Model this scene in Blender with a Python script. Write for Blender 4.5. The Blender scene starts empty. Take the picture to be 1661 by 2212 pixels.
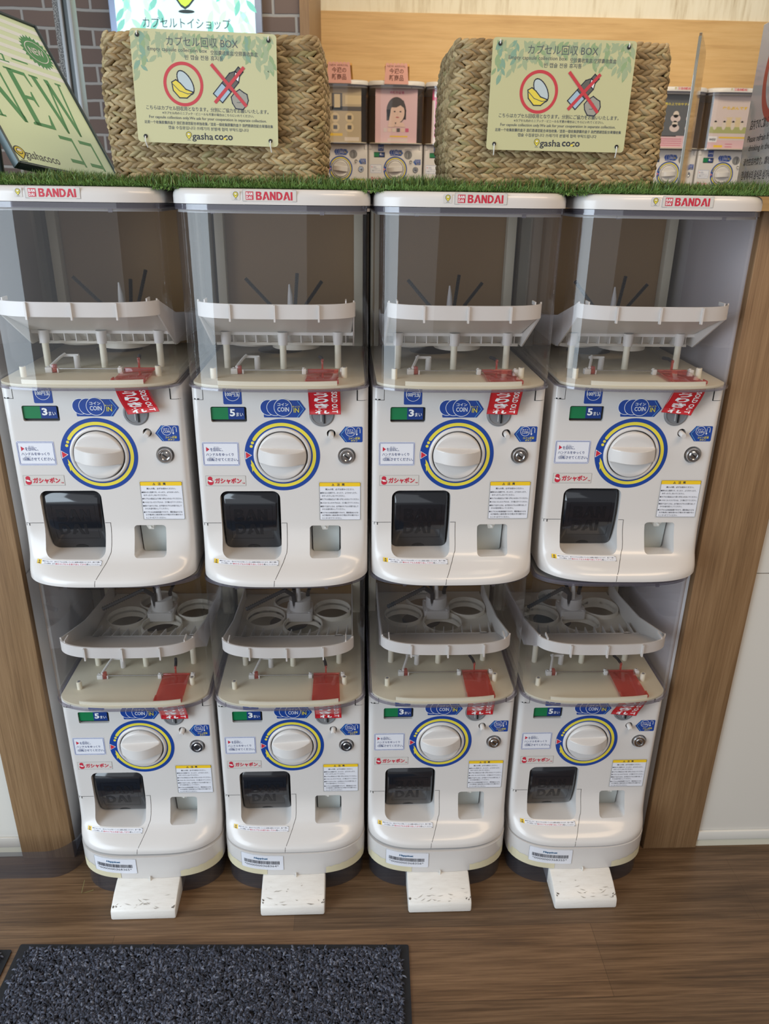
import bpy, bmesh, math, random
from mathutils import Vector, Matrix
from mathutils.bvhtree import BVHTree
from mathutils.geometry import tessellate_polygon
random.seed(7)
S = bpy.context.scene
COL = S.collection
PI = math.pi
Z0 = 0.915           # floor is z = 0; drawings below are measured from the dial height of the upper row

# ------------------------------------------------------------------ camera
cam_d = bpy.data.cameras.new('camera'); cam = bpy.data.objects.new('camera', cam_d); COL.objects.link(cam)
_r = Vector((0.99906148, -0.04096045, 0.01408516)); _u = Vector((0.00275271, 0.38456722, 0.92309289)); _f = Vector((0.04322699, 0.92218778, -0.38431905))
m = Matrix.Identity(4)
for i in range(3):
    m[i][0], m[i][1], m[i][2] = _r[i], _u[i], -_f[i]
m.translation = Vector((0.11327, -1.21622, 0.40468 + Z0))
cam.matrix_world = m
cam_d.sensor_fit = 'HORIZONTAL'; cam_d.sensor_width = 36.0; cam_d.lens = 1662.0 / 1661 * 36
cam_d.clip_start = 0.02
cam_d.dof.use_dof = True; cam_d.dof.focus_distance = 1.22; cam_d.dof.aperture_fstop = 14.0
S.camera = cam

# ------------------------------------------------------------------ world, lights, exposure
w = bpy.data.worlds.new('world'); S.world = w; w.use_nodes = True
nt = w.node_tree; bgn = nt.nodes['Background']
bgn.inputs[0].default_value = (0.90, 0.88, 0.87, 1); bgn.inputs[1].default_value = 0.36

def area(name, loc, target, sx, sy, power, col):
    d = bpy.data.lights.new(name, 'AREA'); d.shape = 'RECTANGLE'; d.size = sx; d.size_y = sy; d.energy = power; d.color = col
    o = bpy.data.objects.new(name, d); COL.objects.link(o); o.location = loc
    o.rotation_euler = (Vector(target) - Vector(loc)).to_track_quat('-Z', 'Y').to_euler()
    return o
area('daylight_from_street', (-2.4, -1.7, 1.3), (-0.2, 0.0, 0.3), 2.0, 2.4, 92, (0.74, 0.88, 1.0))
area('daylight_shopfront', (-2.0, -3.8, 1.7), (0.0, 0.0, 0.6), 5.5, 3.2, 42, (0.86, 0.93, 1.0))
area('ceiling_light_front', (1.3, -1.2, 2.7), (0.6, 0.1, 0.6), 1.8, 0.5, 24, (1.0, 0.74, 0.48))
area('ceiling_light_middle', (0.9, 0.6, 2.75), (0.6, 0.6, 0.0), 1.8, 0.4, 10, (1.0, 0.82, 0.60))
area('ceiling_light_rear', (1.1, 1.9, 2.75), (1.1, 3.5, 1.3), 2.6, 0.35, 29, (1.0, 0.84, 0.58))
S.view_settings.view_transform = 'Standard'; S.view_settings.look = 'None'
S.view_settings.exposure = -0.08; S.view_settings.gamma = 1.0; S.view_settings.use_curve_mapping = False
S.cycles.transparent_max_bounces = 32; S.cycles.max_bounces = 10

# ------------------------------------------------------------------ materials
def lin(c):
    return tuple(((x / 255) / 12.92 if x / 255 <= 0.04045 else ((x / 255 + 0.055) / 1.055) ** 2.4) for x in c) + (1,)
MATS = {}
def mat(name, c, rough=0.4, metal=0.0, coat=0.0, emit=0.0, spec=0.5):
    if name in MATS: return MATS[name]
    mt = bpy.data.materials.new(name); mt.use_nodes = True
    b = mt.node_tree.nodes['Principled BSDF']
    b.inputs['Base Color'].default_value = lin(c); b.inputs['Roughness'].default_value = rough
    b.inputs['Metallic'].default_value = metal; b.inputs['Coat Weight'].default_value = coat
    b.inputs['Coat Roughness'].default_value = 0.08; b.inputs['Specular IOR Level'].default_value = spec
    if emit:
        b.inputs['Emission Color'].default_value = lin(c); b.inputs['Emission Strength'].default_value = emit
    MATS[name] = mt
    return mt
def node(mt, t, **kw):
    n = mt.node_tree.nodes.new(t)
    for k, v in kw.items(): setattr(n, k, v)
    return n
def bumpy(mt, scale, strength, vec=None, detail=3, dist=0.001):
    N = mt.node_tree; tc = node(mt, 'ShaderNodeTexCoord'); mp = node(mt, 'ShaderNodeMapping'); no = node(mt, 'ShaderNodeTexNoise'); bp = node(mt, 'ShaderNodeBump')
    if vec: mp.inputs['Scale'].default_value = vec
    no.inputs['Scale'].default_value = scale; no.inputs['Detail'].default_value = detail
    bp.inputs['Strength'].default_value = strength; bp.inputs['Distance'].default_value = dist
    N.links.new(tc.outputs['Object'], mp.inputs['Vector']); N.links.new(mp.outputs[0], no.inputs['Vector'])
    N.links.new(no.outputs[0], bp.inputs['Height']); N.links.new(bp.outputs[0], N.nodes['Principled BSDF'].inputs['Normal'])
    return no
def ramp_color(mt, src, stops):
    rp = node(mt, 'ShaderNodeValToRGB'); el = rp.color_ramp.elements
    while len(el) < len(stops): el.new(0.5)
    for e, (p, c) in zip(el, stops): e.position = p; e.color = lin(c)
    mt.node_tree.links.new(src, rp.inputs[0])
    return rp
def clear(name, tint, gloss_rough=0.03, haze=0.06, haze_col=(200, 198, 200), f0=0.07):
    mt = bpy.data.materials.new(name); mt.use_nodes = True; N = mt.node_tree
    N.nodes.remove(N.nodes['Principled BSDF']); out = N.nodes['Material Output']
    tr = node(mt, 'ShaderNodeBsdfTransparent'); tr.inputs[0].default_value = lin(tint)
    df = node(mt, 'ShaderNodeBsdfDiffuse'); df.inputs[0].default_value = lin(haze_col)
    gl = node(mt, 'ShaderNodeBsdfGlossy'); gl.inputs['Roughness'].default_value = gloss_rough; gl.inputs[0].default_value = (1, 1, 1, 1)
    lw = node(mt, 'ShaderNodeLayerWeight'); lw.inputs[0].default_value = 0.5      # Schlick reflectance of a thin sheet
    pw = node(mt, 'ShaderNodeMath', operation='POWER'); pw.inputs[1].default_value = 5.0
    fr = node(mt, 'ShaderNodeMath', operation='MULTIPLY_ADD'); fr.inputs[1].default_value = 0.93; fr.inputs[2].default_value = f0
    N.links.new(lw.outputs['Facing'], pw.inputs[0]); N.links.new(pw.outputs[0], fr.inputs[0])
    m1 = node(mt, 'ShaderNodeMixShader'); m1.inputs[0].default_value = haze
    m2 = node(mt, 'ShaderNodeMixShader')
    L = N.links.new
    L(tr.outputs[0], m1.inputs[1]); L(df.outputs[0], m1.inputs[2]); L(fr.outputs[0], m2.inputs[0]); L(m1.outputs[0], m2.inputs[1]); L(gl.outputs[0], m2.inputs[2]); L(m2.outputs[0], out.inputs[0])
    MATS[name] = mt
    return mt

def wood(name, stops, grain_axis, scale=6.0, rough=0.45, stretch=24, plank=None, bump=0.15):
    """grain runs along grain_axis (0,1,2)"""
    mt = bpy.data.materials.new(name); mt.use_nodes = True; N = mt.node_tree; b = N.nodes['Principled BSDF']
    tc = node(mt, 'ShaderNodeTexCoord'); mp = node(mt, 'ShaderNodeMapping'); sc = [stretch, stretch, stretch]; sc[grain_axis] = 1.0
    mp.inputs['Scale'].default_value = sc
    n1 = node(mt, 'ShaderNodeTexNoise'); n1.inputs['Scale'].default_value = scale; n1.inputs['Detail'].default_value = 6; n1.inputs['Roughness'].default_value = 0.65
    n2 = node(mt, 'ShaderNodeTexNoise'); n2.inputs['Scale'].default_value = scale * 0.35; n2.inputs['Detail'].default_value = 2; n2.inputs['Distortion'].default_value = 1.2
    mx = node(mt, 'ShaderNodeMath', operation='MULTIPLY_ADD'); mx.inputs[1].default_value = 0.6
    sc2 = node(mt, 'ShaderNodeMath', operation='MULTIPLY'); sc2.inputs[1].default_value = 0.4
    L = N.links.new
    L(tc.outputs['Object'], mp.inputs[0]); L(mp.outputs[0], n1.inputs['Vector'])
    mp2 = node(mt, 'ShaderNodeMapping'); s2 = [stretch * 0.35] * 3; s2[grain_axis] = 0.7; mp2.inputs['Scale'].default_value = s2
    L(tc.outputs['Object'], mp2.inputs[0]); L(mp2.outputs[0], n2.inputs['Vector'])
    L(n2.outputs[0], sc2.inputs[0]); L(n1.outputs[0], mx.inputs[0]); L(sc2.outputs[0], mx.inputs[2])
    rp = ramp_color(mt, mx.outputs[0], stops)
    col = rp.outputs[0]
    if plank:
        br = node(mt, 'ShaderNodeTexBrick'); br.offset = 0.37; br.inputs['Scale'].default_value = 1.0
        br.inputs['Brick Width'].default_value = plank[0]; br.inputs['Row Height'].default_value = plank[1]; br.inputs['Mortar Size'].default_value = 0.0006
        br.inputs['Color1'].default_value = (0.72, 0.72, 0.72, 1); br.inputs['Color2'].default_value = (1.15, 1.1, 1.05, 1); br.inputs['Mortar'].default_value = (0.6, 0.58, 0.56, 1)
        L(tc.outputs['Object'], br.inputs['Vector'])
        mm = node(mt, 'ShaderNodeMixRGB', blend_type='MULTIPLY'); mm.inputs[0].default_value = 1.0
        L(col, mm.inputs[1]); L(br.outputs[0], mm.inputs[2]); col = mm.outputs[0]
    L(col, b.inputs['Base Color']); b.inputs['Roughness'].default_value = rough
    bp = node(mt, 'ShaderNodeBump'); bp.inputs['Strength'].default_value = bump; bp.inputs['Distance'].default_value = 0.001
    L(n1.outputs[0], bp.inputs['Height']); L(bp.outputs[0], b.inputs['Normal'])
    MATS[name] = mt
    return mt

WHITE = mat('white_plastic', (213, 209, 206), 0.28, coat=0.3)
WHITE2 = mat('white_inner_plastic', (222, 219, 212), 0.4)
CREAM = mat('cream_plastic', (226, 220, 196), 0.45)
IVORY = mat('ivory_panel', (208, 200, 174), 0.5)
RIBW = mat('hopper_white', (218, 214, 206), 0.45)
DARK = mat('dark_gap', (26, 27, 30), 0.6)
BLACK = mat('black_rubber', (22, 23, 26), 0.55)
SMOKE = mat('smoked_plastic', (24, 27, 34), 0.12, coat=0.5)
EMB = mat('embossed_smoke', (18, 20, 26), 0.3)
CHROME = mat('chrome', (200, 200, 202), 0.12, metal=1.0)
STEEL = mat('steel_rod', (190, 190, 185), 0.25, metal=1.0)
GREY = mat('grey_plastic', (128, 128, 130), 0.4)
SPRING = mat('dark_spring', (36, 36, 38), 0.45)
BLUE = mat('print_blue', (22, 66, 150), 0.35, coat=0.3)
LBLUE = mat('print_light_blue', (120, 190, 235), 0.4)
YEL = mat('print_yellow', (228, 212, 72), 0.38)
YEL2 = mat('print_warning_yellow', (240, 200, 40), 0.4)
RED = mat('print_red', (196, 42, 62), 0.4)
LOGOR = mat('logo_red', (196, 44, 66), 0.4)
TAGR = mat('tag_red', (196, 34, 44), 0.25, coat=0.6)
PWHITE = mat('print_white', (238, 238, 238), 0.4)
PPALE = mat('paper_pale', (226, 228, 236), 0.4)
INK = mat('print_ink', (44, 48, 62), 0.5)
INKB = mat('print_navy', (48, 66, 120), 0.5)
GREEN = mat('counter_green', (24, 122, 74), 0.3)
DBLUE = mat('counter_blue', (28, 60, 128), 0.3)
CUPG = mat('cup_grey', (196, 202, 200), 0.3)
BACKB = mat('brown_back_panel', (148, 116, 70), 0.5)
STICK = mat('sticker_clear', (208, 204, 199), 0.25)
bumpy(IVORY, 60, 0.05)
CLEAR = clear('clear_canopy', (246, 245, 248), haze=0.022, f0=0.042)
RIM = clear('canopy_rim', (216, 214, 220), haze=0.13, haze_col=(170, 168, 182))
SKIRT = clear('smoky_skirt', (196, 197, 204), haze=0.15, haze_col=(104, 110, 124))
ACRY = clear('clear_acrylic', (244, 242, 236), haze=0.04, f0=0.04)
ACRYE = clear('acrylic_edge', (180, 176, 160), haze=0.35, haze_col=(190, 190, 178))
REDC = clear('clear_red', (248, 168, 150), haze=0.26, haze_col=(212, 100, 84))
NYLON = mat('nylon_white', (222, 220, 212), 0.45)

# ------------------------------------------------------------------ mesh helpers
class MB:
    def __init__(s): s.v = []; s.f = []; s.m = []
    def add(s, vs, fs, mi=0):
        o = len(s.v); s.v += [tuple(x) for x in vs]; s.f += [tuple(i + o for i in f) for f in fs]; s.m += [mi] * len(fs); return s
    def box(s, x0, x1, y0, y1, z0, z1, mi=0):
        vs = [(x, y, z) for x in (x0, x1) for y in (y0, y1) for z in (z0, z1)]
        return s.add(vs, [(0, 1, 3, 2), (4, 6, 7, 5), (0, 4, 5, 1), (2, 3, 7, 6), (0, 2, 6, 4), (1, 5, 7, 3)], mi)
    def loft(s, rings, closed=True, caps=(True, True), mi=0):
        n = len(rings[0]); vs = [p for r in rings for p in r]; fs = []
        for i in range(len(rings) - 1):
            for j in range(n if closed else n - 1):
                k = (j + 1) % n
                fs.append((i * n + j, i * n + k, (i + 1) * n + k, (i + 1) * n + j))
        if caps[0]: fs.append(tuple(range(n - 1, -1, -1)))
        if caps[1]: fs.append(tuple((len(rings) - 1) * n + j for j in range(n)))
        return s.add(vs, fs, mi)
    def tube(s, pts, r, n=10, mi=0, caps=True):
        P = [Vector(p) for p in pts]; R = r if isinstance(r, (list, tuple)) else [r] * len(P); rings = []
        t0 = (P[1] - P[0]).normalized(); a = Vector((0, 0, 1)) if abs(t0.z) < 0.9 else Vector((1, 0, 0)); nrm = t0.cross(a).normalized()
        for i, p in enumerate(P):
            t = (P[min(i + 1, len(P) - 1)] - P[max(i - 1, 0)]).normalized()
            nrm = (nrm - t * nrm.dot(t)).normalized(); bn = t.cross(nrm)
            rings.append([p + (nrm * math.cos(2 * PI * k / n) + bn * math.sin(2 * PI * k / n)) * R[i] for k in range(n)])
        return s.loft(rings, caps=(caps, caps), mi=mi)
    def cyl(s, c, axis, r, h, n=24, mi=0, r2=None):
        c = Vector(c); ax = Vector(axis).normalized()
        return s.tube([c, c + ax * h], [r, r if r2 is None else r2], n, mi)
    def disc_y(s, cx, cz, prof, n=48, mi=0):
        """lathe about the y axis: prof = [(radius, y)]"""
        rings = [[(cx + r * math.cos(2 * PI * k / n), y, cz + r * math.sin(2 * PI * k / n)) for k in range(n)] for r, y in prof]
        return s.loft(rings, mi=mi)
def mesh(name, mb, mats):
    me = bpy.data.meshes.new(name); me.from_pydata(mb.v, [], mb.f)
    if not isinstance(mats, (list, tuple)): mats = [mats]
    for x in mats: me.materials.append(x)
    if len(mats) > 1: me.polygons.foreach_set('material_index', mb.m)
    return me
def finish(me, smooth=None, normals=True, bevel=None):
    bm = bmesh.new(); bm.from_mesh(me)
    if normals:
        bmesh.ops.recalc_face_normals(bm, faces=bm.faces)
    if bevel:
        es = [e for e in bm.edges if len(e.link_faces) == 2 and e.calc_face_angle(0) > 0.6]
        bmesh.ops.bevel(bm, geom=es, offset=bevel, segments=2, profile=0.5, affect='EDGES', clamp_overlap=True)
    if smooth is not None:
        for f in bm.faces: f.smooth = True
        for e in bm.edges:
            if len(e.link_faces) == 2: e.smooth = e.calc_face_angle(0) < smooth
    bm.to_mesh(me); bm.free(); me.update()
    return me
def link(name, me, parent=None, loc=None):
    o = bpy.data.objects.new(name, me); COL.objects.link(o)
    if parent is not None:
        o.parent = parent
        if loc is not None: o.location = loc
    else: o.location = loc if loc is not None else (0, 0, Z0)
    return o
def obj(name, mb, mats, parent=None, smooth=0.6, bevel=None, normals=True, loc=None):
    return link(name, finish(mesh(name, mb, mats), smooth, normals, bevel), parent, loc)
def tag(o, label, cat, group=None, kind=None):
    o['label'] = label; o['category'] = cat
    if group: o['group'] = group
    if kind: o['kind'] = kind
    return o
def empty(name, loc, rz=0):
    o = bpy.data.objects.new(name, None); COL.objects.link(o); o.location = loc; o.rotation_euler = (0, 0, rz); o.empty_display_size = 0.05
    return o
def struct(o): o['kind'] = 'structure'; return o

def boolean(o, cutters):
    for c in cutters:
        md = o.modifiers.new('cut', 'BOOLEAN'); md.object = c; md.operation = 'DIFFERENCE'; md.solver = 'EXACT'
    dg = bpy.context.evaluated_depsgraph_get(); dg.update()
    me = bpy.data.meshes.new_from_object(o.evaluated_get(dg))
    o.modifiers.clear(); o.data = me
    for c in cutters: bpy.data.objects.remove(c)
    finish(me, 0.5, False)
def rrect(x0, z0, x1, z1, r, n=6):
    r = min(r, (x1 - x0) / 2 - 1e-6, (z1 - z0) / 2 - 1e-6); out = []
    for cx, cz, a in ((x1 - r, z1 - r, 0), (x0 + r, z1 - r, 90), (x0 + r, z0 + r, 180), (x1 - r, z0 + r, 270)):
        for k in range(n + 1):
            t = math.radians(a + 90 * k / n); out.append((cx + r * math.cos(t), cz + r * math.sin(t)))
    return out

# ------------------------------------------------------------------ printing: flat shapes and lettering on a surface
TXT = {}
def text_geo(s, bold=0.0):
    k = (s, bold)
    if k in TXT: return TXT[k]
    c = bpy.data.curves.new('t', 'FONT'); c.body = s; c.size = 1.0; c.resolution_u = 2; c.offset = bold; c.fill_mode = 'FRONT'; c.space_line = 1.0
    o = bpy.data.objects.new('t', c); COL.objects.link(o)
    dg = bpy.context.evaluated_depsgraph_get(); dg.update()
    me = bpy.data.meshes.new_from_object(o.evaluated_get(dg))
    vs = [(v.co.x, v.co.y) for v in me.vertices]; fs = [tuple(p.vertices) for p in me.polygons]
    bpy.data.objects.remove(o); bpy.data.curves.remove(c); bpy.data.meshes.remove(me)
    if not vs: vs, fs = [(0, 0), (1, 0), (1, 1)], []
    TXT[k] = (vs, fs)
    return TXT[k]
class Print:
    def __init__(s): s.it = []; s.mats = []
    def mi(s, m):
        if m not in s.mats: s.mats.append(m)
        return s.mats.index(m)
    def poly(s, pts, m, l=0):
        t = tessellate_polygon([[Vector((p[0], p[1], 0)) for p in pts]]); s.it.append((list(pts), [tuple(x) for x in t], s.mi(m), l)); return s
    def rect(s, x0, z0, x1, z1, m, l=0, r=0, nx=1, nz=1):
        if r: return s.poly(rrect(x0, z0, x1, z1, r, 4), m, l)
        vs = [(x0 + (x1 - x0) * i / nx, z0 + (z1 - z0) * j / nz) for j in range(nz + 1) for i in range(nx + 1)]
        fs = [(j * (nx + 1) + i, j * (nx + 1) + i + 1, (j + 1) * (nx + 1) + i + 1, (j + 1) * (nx + 1) + i) for j in range(nz) for i in range(nx)]
        s.it.append((vs, fs, s.mi(m), l)); return s
    def disc(s, cx, cz, r, m, l=0, n=40, rz=None):
        rz = rz or r
        return s.poly([(cx + r * math.cos(2 * PI * k / n), cz + rz * math.sin(2 * PI * k / n)) for k in range(n)], m, l)
    def ring(s, cx, cz, r0, r1, m, l=0, a0=0, a1=360, n=64, k=1.0):
        vs = []; fs = []
        for i in range(n + 1):
            t = math.radians(a0 + (a1 - a0) * i / n); vs += [(cx + r0 * math.cos(t), cz + k * r0 * math.sin(t)), (cx + r1 * math.cos(t), cz + k * r1 * math.sin(t))]
        for i in range(n): fs.append((2 * i, 2 * i + 1, 2 * i + 3, 2 * i + 2))
        s.it.append((vs, fs, s.mi(m), l)); return s
    def frame(s, x0, z0, x1, z1, t, m, l=0, r=0.001):
        a = rrect(x0, z0, x1, z1, r, 4); b = rrect(x0 + t, z0 + t, x1 - t, z1 - t, max(r - t, 1e-5), 4); n = len(a)
        s.it.append((a + b, [(i, (i + 1) % n, n + (i + 1) % n, n + i) for i in range(n)], s.mi(m), l)); return s
    def line(s, pts, t, m, l=0):
        for (x0, z0), (x1, z1) in zip(pts[:-1], pts[1:]):
            dx, dz = x1 - x0, z1 - z0; d = math.hypot(dx, dz) or 1; nx, nz = -dz / d * t / 2, dx / d * t / 2
            ex, ez = dx / d * t / 2, dz / d * t / 2
            s.it.append(([(x0 + nx - ex, z0 + nz - ez), (x0 - nx - ex, z0 - nz - ez), (x1 - nx + ex, z1 - nz + ez), (x1 + nx + ex, z1 + nz + ez)], [(0, 1, 2, 3)], s.mi(m), l))
        return s
    def text(s, t, x0, z0, x1, z1, m, l=1, bold=0.0, rot=0, keep=False, skew=0.0):
        vs, fs = text_geo(t, bold)
        if rot: vs = [(v[1], -v[0]) for v in vs] if rot == 90 else [(-v[1], v[0]) for v in vs]
        ax = min(v[0] for v in vs); bx = max(v[0] for v in vs); az = min(v[1] for v in vs); bz = max(v[1] for v in vs)
        sx = (x1 - x0) / max(bx - ax, 1e-6); sz = (z1 - z0) / max(bz - az, 1e-6)
        if keep: sx = sz
        s.it.append(([(x0 + (v[0] - ax) * sx + skew * (v[1] - az) * sz, z0 + (v[1] - az) * sz) for v in vs], list(fs), s.mi(m), l)); return s
    def xform(s, fn):
        s.it = [([fn(*p) for p in v], f, m, l) for v, f, m, l in s.it]; return s
    def merge(s, o):
        for v, f, m, l in o.it: s.it.append((v, f, s.mi(o.mats[m]), l))
        return s
    def fine(s, cuts):
        new = []
        for v, f, m, l in s.it:
            bm = bmesh.new(); vv = [bm.verts.new((p[0], p[1], 0)) for p in v]
            for t in f:
                try: bm.faces.new([vv[i] for i in t])
                except ValueError: pass
            bmesh.ops.subdivide_edges(bm, edges=bm.edges[:], cuts=cuts, use_grid_fill=True); bm.verts.index_update()
            new.append(([(x.co.x, x.co.y) for x in bm.verts], [tuple(x.index for x in q.verts) for q in bm.faces], m, l)); bm.free()
        s.it = new; return s
    def build(s, name, parent, fn, loc=None):
        mb = MB()
        for v, f, m, l in s.it: mb.add([fn(p[0], p[1], l) for p in v], f, m)
        return link(name, finish(mesh(name, mb, s.mats), None, False), parent, loc)

# zoomed-photo pixel -> face coordinates, used only to write down sticker layouts
def FX(x): return (x - 833.5) * (0.0001955 if x > 833.5 else 0.000189)
def FZ(y): return (729 - y) * ((0.0002042 + 1.9e-8 * (y - 729)) if y > 729 else (0.000194 + 1.2e-8 * (729 - y)))
def FB(x0, y0, x1, y1): return (FX(x0), FZ(y1), FX(x1), FZ(y0))

# logo letter shapes, unit height
LET = {
 'B': [[(0, 0), (0, 1), (.58, 1), (.76, .9), (.76, .68), (.62, .55), (.82, .42), (.82, .14), (.64, 0)]],
 'A': [[(0, 0), (.36, 1), (.66, 1), (1.02, 0), (.74, 0), (.5, .72), (.38, .36), (.52, .36), (.44, .16), (.31, .16), (.26, 0)]],
 'N': [[(0, 0), (0, 1), (.26, 1), (.58, .46), (.58, 1), (.82, 1), (.82, 0), (.58, 0), (.24, .56), (.24, 0)]],
 'D': [[(0, 0), (0, 1), (.46, 1), (.76, .84), (.88, .5), (.76, .16), (.46, 0)]],
 'I': [[(0, 0), (0, 1), (.26, 1), (.26, 0)]]}
HOLES = {'B': [[(.25, .62), (.25, .8), (.46, .8), (.52, .71), (.46, .62)], [(.25, .2), (.25, .42), (.5, .42), (.56, .31), (.5, .2)]],
         'D': [[(.25, .2), (.25, .8), (.42, .8), (.56, .68), (.62, .5), (.56, .32), (.42, .2)]]}
WID = {'B': .9, 'A': 1.06, 'N': .92, 'D': .94, 'I': .28}
def logo_word(P, word, x0, z0, x1, z1, m, hole, l):
    tot = sum(WID[c] for c in word); sx = (x1 - x0) / tot; sz = z1 - z0; x = x0
    for c in word:
        for pg in LET[c]: P.poly([(x + p[0] * sx, z0 + p[1] * sz) for p in pg], m, l)
        for pg in HOLES.get(c, []): P.poly([(x + p[0] * sx, z0 + p[1] * sz) for p in pg], hole, l + 0.5)
        x += WID[c] * sx
    return P
def pin(P, cx, top, h, l=1, edge=None):
    """map-pin shop emblem: yellow drop with a ring and a smile"""
    e = edge or INK; r = h * 0.36
    def drop(k, mm, ll):
        pts = []
        for i in range(25):
            t = math.radians(-40 + 260 * i / 24); pts.append((cx + k * r * math.cos(t), top - r + k * r * math.sin(t)))
        pts.append((cx, top - h * 0.92 + (1 - k) * r)); P.poly(pts, mm, ll)
    drop(1.0, e, l); drop(0.82, YEL, l + .4); P.disc(cx, top - r, r * .56, e, l + .8, 20); P.disc(cx, top - r, r * .44, PWHITE, l + 1.2, 20)
    P.poly([(cx + r * .44 * math.cos(math.radians(a)), top - r + r * .44 * math.sin(math.radians(a))) for a in range(180, 361, 20)], YEL, l + 1.6)
    P.rect(cx - r * .6, top - h * 1.0, cx + r * .6, top - h * .96, e, l)
    return P

# ------------------------------------------------------------------ the setting
FLOORM = wood('floor_wood', [(0.30, (64, 47, 32)), (0.45, (98, 75, 53)), (0.58, (122, 96, 71)), (0.75, (152, 124, 97))], 0, 7.0, 0.36, 34, (0.92, 0.15), 0.12)
OAK = wood('oak_pillar', [(0.30, (104, 78, 52)), (0.5, (138, 108, 76)), (0.72, (162, 132, 98))], 2, 11.0, 0.5, 75, None, 0.08)
PANELW = wood('pale_wood_panel', [(0.30, (192, 152, 98)), (0.5, (212, 174, 118)), (0.75, (222, 188, 136))], 0, 4.0, 0.5, 18, None, 0.03)
PLANKW = wood('whitewashed_planks', [(0.28, (150, 120, 84)), (0.37, (214, 202, 176)), (0.5, (236, 228, 206)), (0.8, (244, 238, 220))], 2, 5.0, 0.7, 12, None, 0.1)
WALLW = mat('white_wall_panel', (212, 208, 200), 0.5); bumpy(WALLW, 40, 0.03)
BASEC = mat('cream_baseboard', (214, 210, 192), 0.5)

def quad_box(name, x0, x1, y0, y1, z0, z1, m, bevel=None):
    return struct(obj(name, MB().box(x0, x1, y0, y1, z0, z1), m, None, 0.5, bevel))
FZ0 = -Z0
quad_box('floor', -3.2, 4.2, -3.0, 4.6, FZ0 - 0.02, FZ0, FLOORM)
quad_box('wall_left', -1.35, -0.5858, 0.050, 0.10, FZ0 + 0.0275, 0.38, WALLW)
struct(obj('trim_1', MB().box(-1.35, -0.5858, 0.045, 0.0495, FZ0 + 0.0275, FZ0 + 0.0525), WALLW, None, 0.5, 0.001))
quad_box('baseboard_left', -1.35, -0.5858, 0.047, 0.10, FZ0, FZ0 + 0.0265, BASEC)
quad_box('wall_right', 0.867, 1.75, 0.037, 0.085, FZ0 + 0.044, -0.245, WALLW)
quad_box('wall_upper_right', 0.867, 1.75, 0.037, 0.085, -0.243, 0.38, WALLW)
quad_box('trim_2', 0.867, 1.75, 0.032, 0.085, FZ0 + 0.0205, FZ0 + 0.0425, WALLW, 0.001)
quad_box('baseboard_right', 0.867, 1.75, 0.035, 0.085, FZ0, FZ0 + 0.0195, BASEC)
quad_box('wall_behind_machines', -0.49, 0.77, 0.350, 0.365, FZ0, 0.38, mat('dark_back_wall', (60, 56, 52), 0.7))  # dark colour stands in for the unlit gaps between the machines
def pillar(name, x0, x1, y, seam_x, lab):
    e = empty(name, ((x0 + x1) / 2, y, 0)); e['kind'] = 'structure'; cx = (x0 + x1) / 2
    obj('wood_front', MB().box(x0 - cx, x1 - cx, 0, 0.018, 0, 1.30), OAK, e, 0.5, 0.002)
    a = (x1 - 0.010 if seam_x > 0 else x0 + 0.001) - cx
    for z0, z1 in ((0.0, 0.666), (0.6685, 1.30)):
        obj('side_panel', MB().box(a, a + 0.009, 0.0185, 0.344, z0, z1), WHITE, e, 0.5, 0.003)
    obj('carcass', MB().box(x0 - cx + 0.012, x1 - cx - 0.012, 0.019, 0.34, 0, 1.29), WALLW, e)
    return e
pillar('trim_3', -0.5855, -0.4768, 0.0395, 1, '')
pillar('trim_4', 0.7491, 0.8665, 0.030, -1, '')

# back of the shop
BRK = bpy.data.materials.new('brick'); BRK.use_nodes = True; N = BRK.node_tree; b = N.nodes['Principled BSDF']
tc = node(BRK, 'ShaderNodeTexCoord'); sp = node(BRK, 'ShaderNodeSeparateXYZ'); cb = node(BRK, 'ShaderNodeCombineXYZ'); br = node(BRK, 'ShaderNodeTexBrick')
N.links.new(tc.outputs['Object'], sp.inputs[0]); N.links.new(sp.outputs[0], cb.inputs[0]); N.links.new(sp.outputs[2], cb.inputs[1])
ns = node(BRK, 'ShaderNodeTexNoise'); ns.inputs['Scale'].default_value = 18; ns.inputs['Detail'].default_value = 4
ad = node(BRK, 'ShaderNodeVectorMath', operation='MULTIPLY_ADD'); ad.inputs[1].default_value = (0.010, 0.010, 0.0)
N.links.new(ns.outputs['Color'], ad.inputs[0]); N.links.new(cb.outputs[0], ad.inputs[2]); N.links.new(ad.outputs[0], br.inputs[0])
br.inputs['Scale'].default_value = 1; br.inputs['Brick Width'].default_value = 0.170; br.inputs['Row Height'].default_value = 0.060; br.inputs['Mortar Size'].default_value = 0.0065; br.inputs['Mortar Smooth'].default_value = 0.4
br.inputs['Color1'].default_value = lin((118, 101, 94)); br.inputs['Color2'].default_value = lin((96, 83, 79)); br.inputs['Mortar'].default_value = lin((158, 156, 154))
N.links.new(br.outputs[0], b.inputs['Base Color']); b.inputs['Roughness'].default_value = 0.85
bp = node(BRK, 'ShaderNodeBump'); bp.inputs['Strength'].default_value = 0.6; bp.inputs['Distance'].default_value = 0.01; bp.invert = True
N.links.new(br.outputs['Fac'], bp.inputs['Height']); N.links.new(bp.outputs[0], b.inputs['Normal'])
quad_box('wall_brick', -2.2, -0.077, 2.2, 2.3, FZ0, 1.75, BRK)
quad_box('trim_5', -0.076, -0.040, 2.19, 3.56, FZ0, 1.75, OAK)
struct(obj('wall_wood_panel', MB().box(-0.10, 3.4, 3.56, 3.59, FZ0, 1.283), PANELW))
struct(obj('wall_plank', MB().box(-0.10, 3.4, 3.575, 3.61, 1.2835, 2.2), PLANKW))
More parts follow.
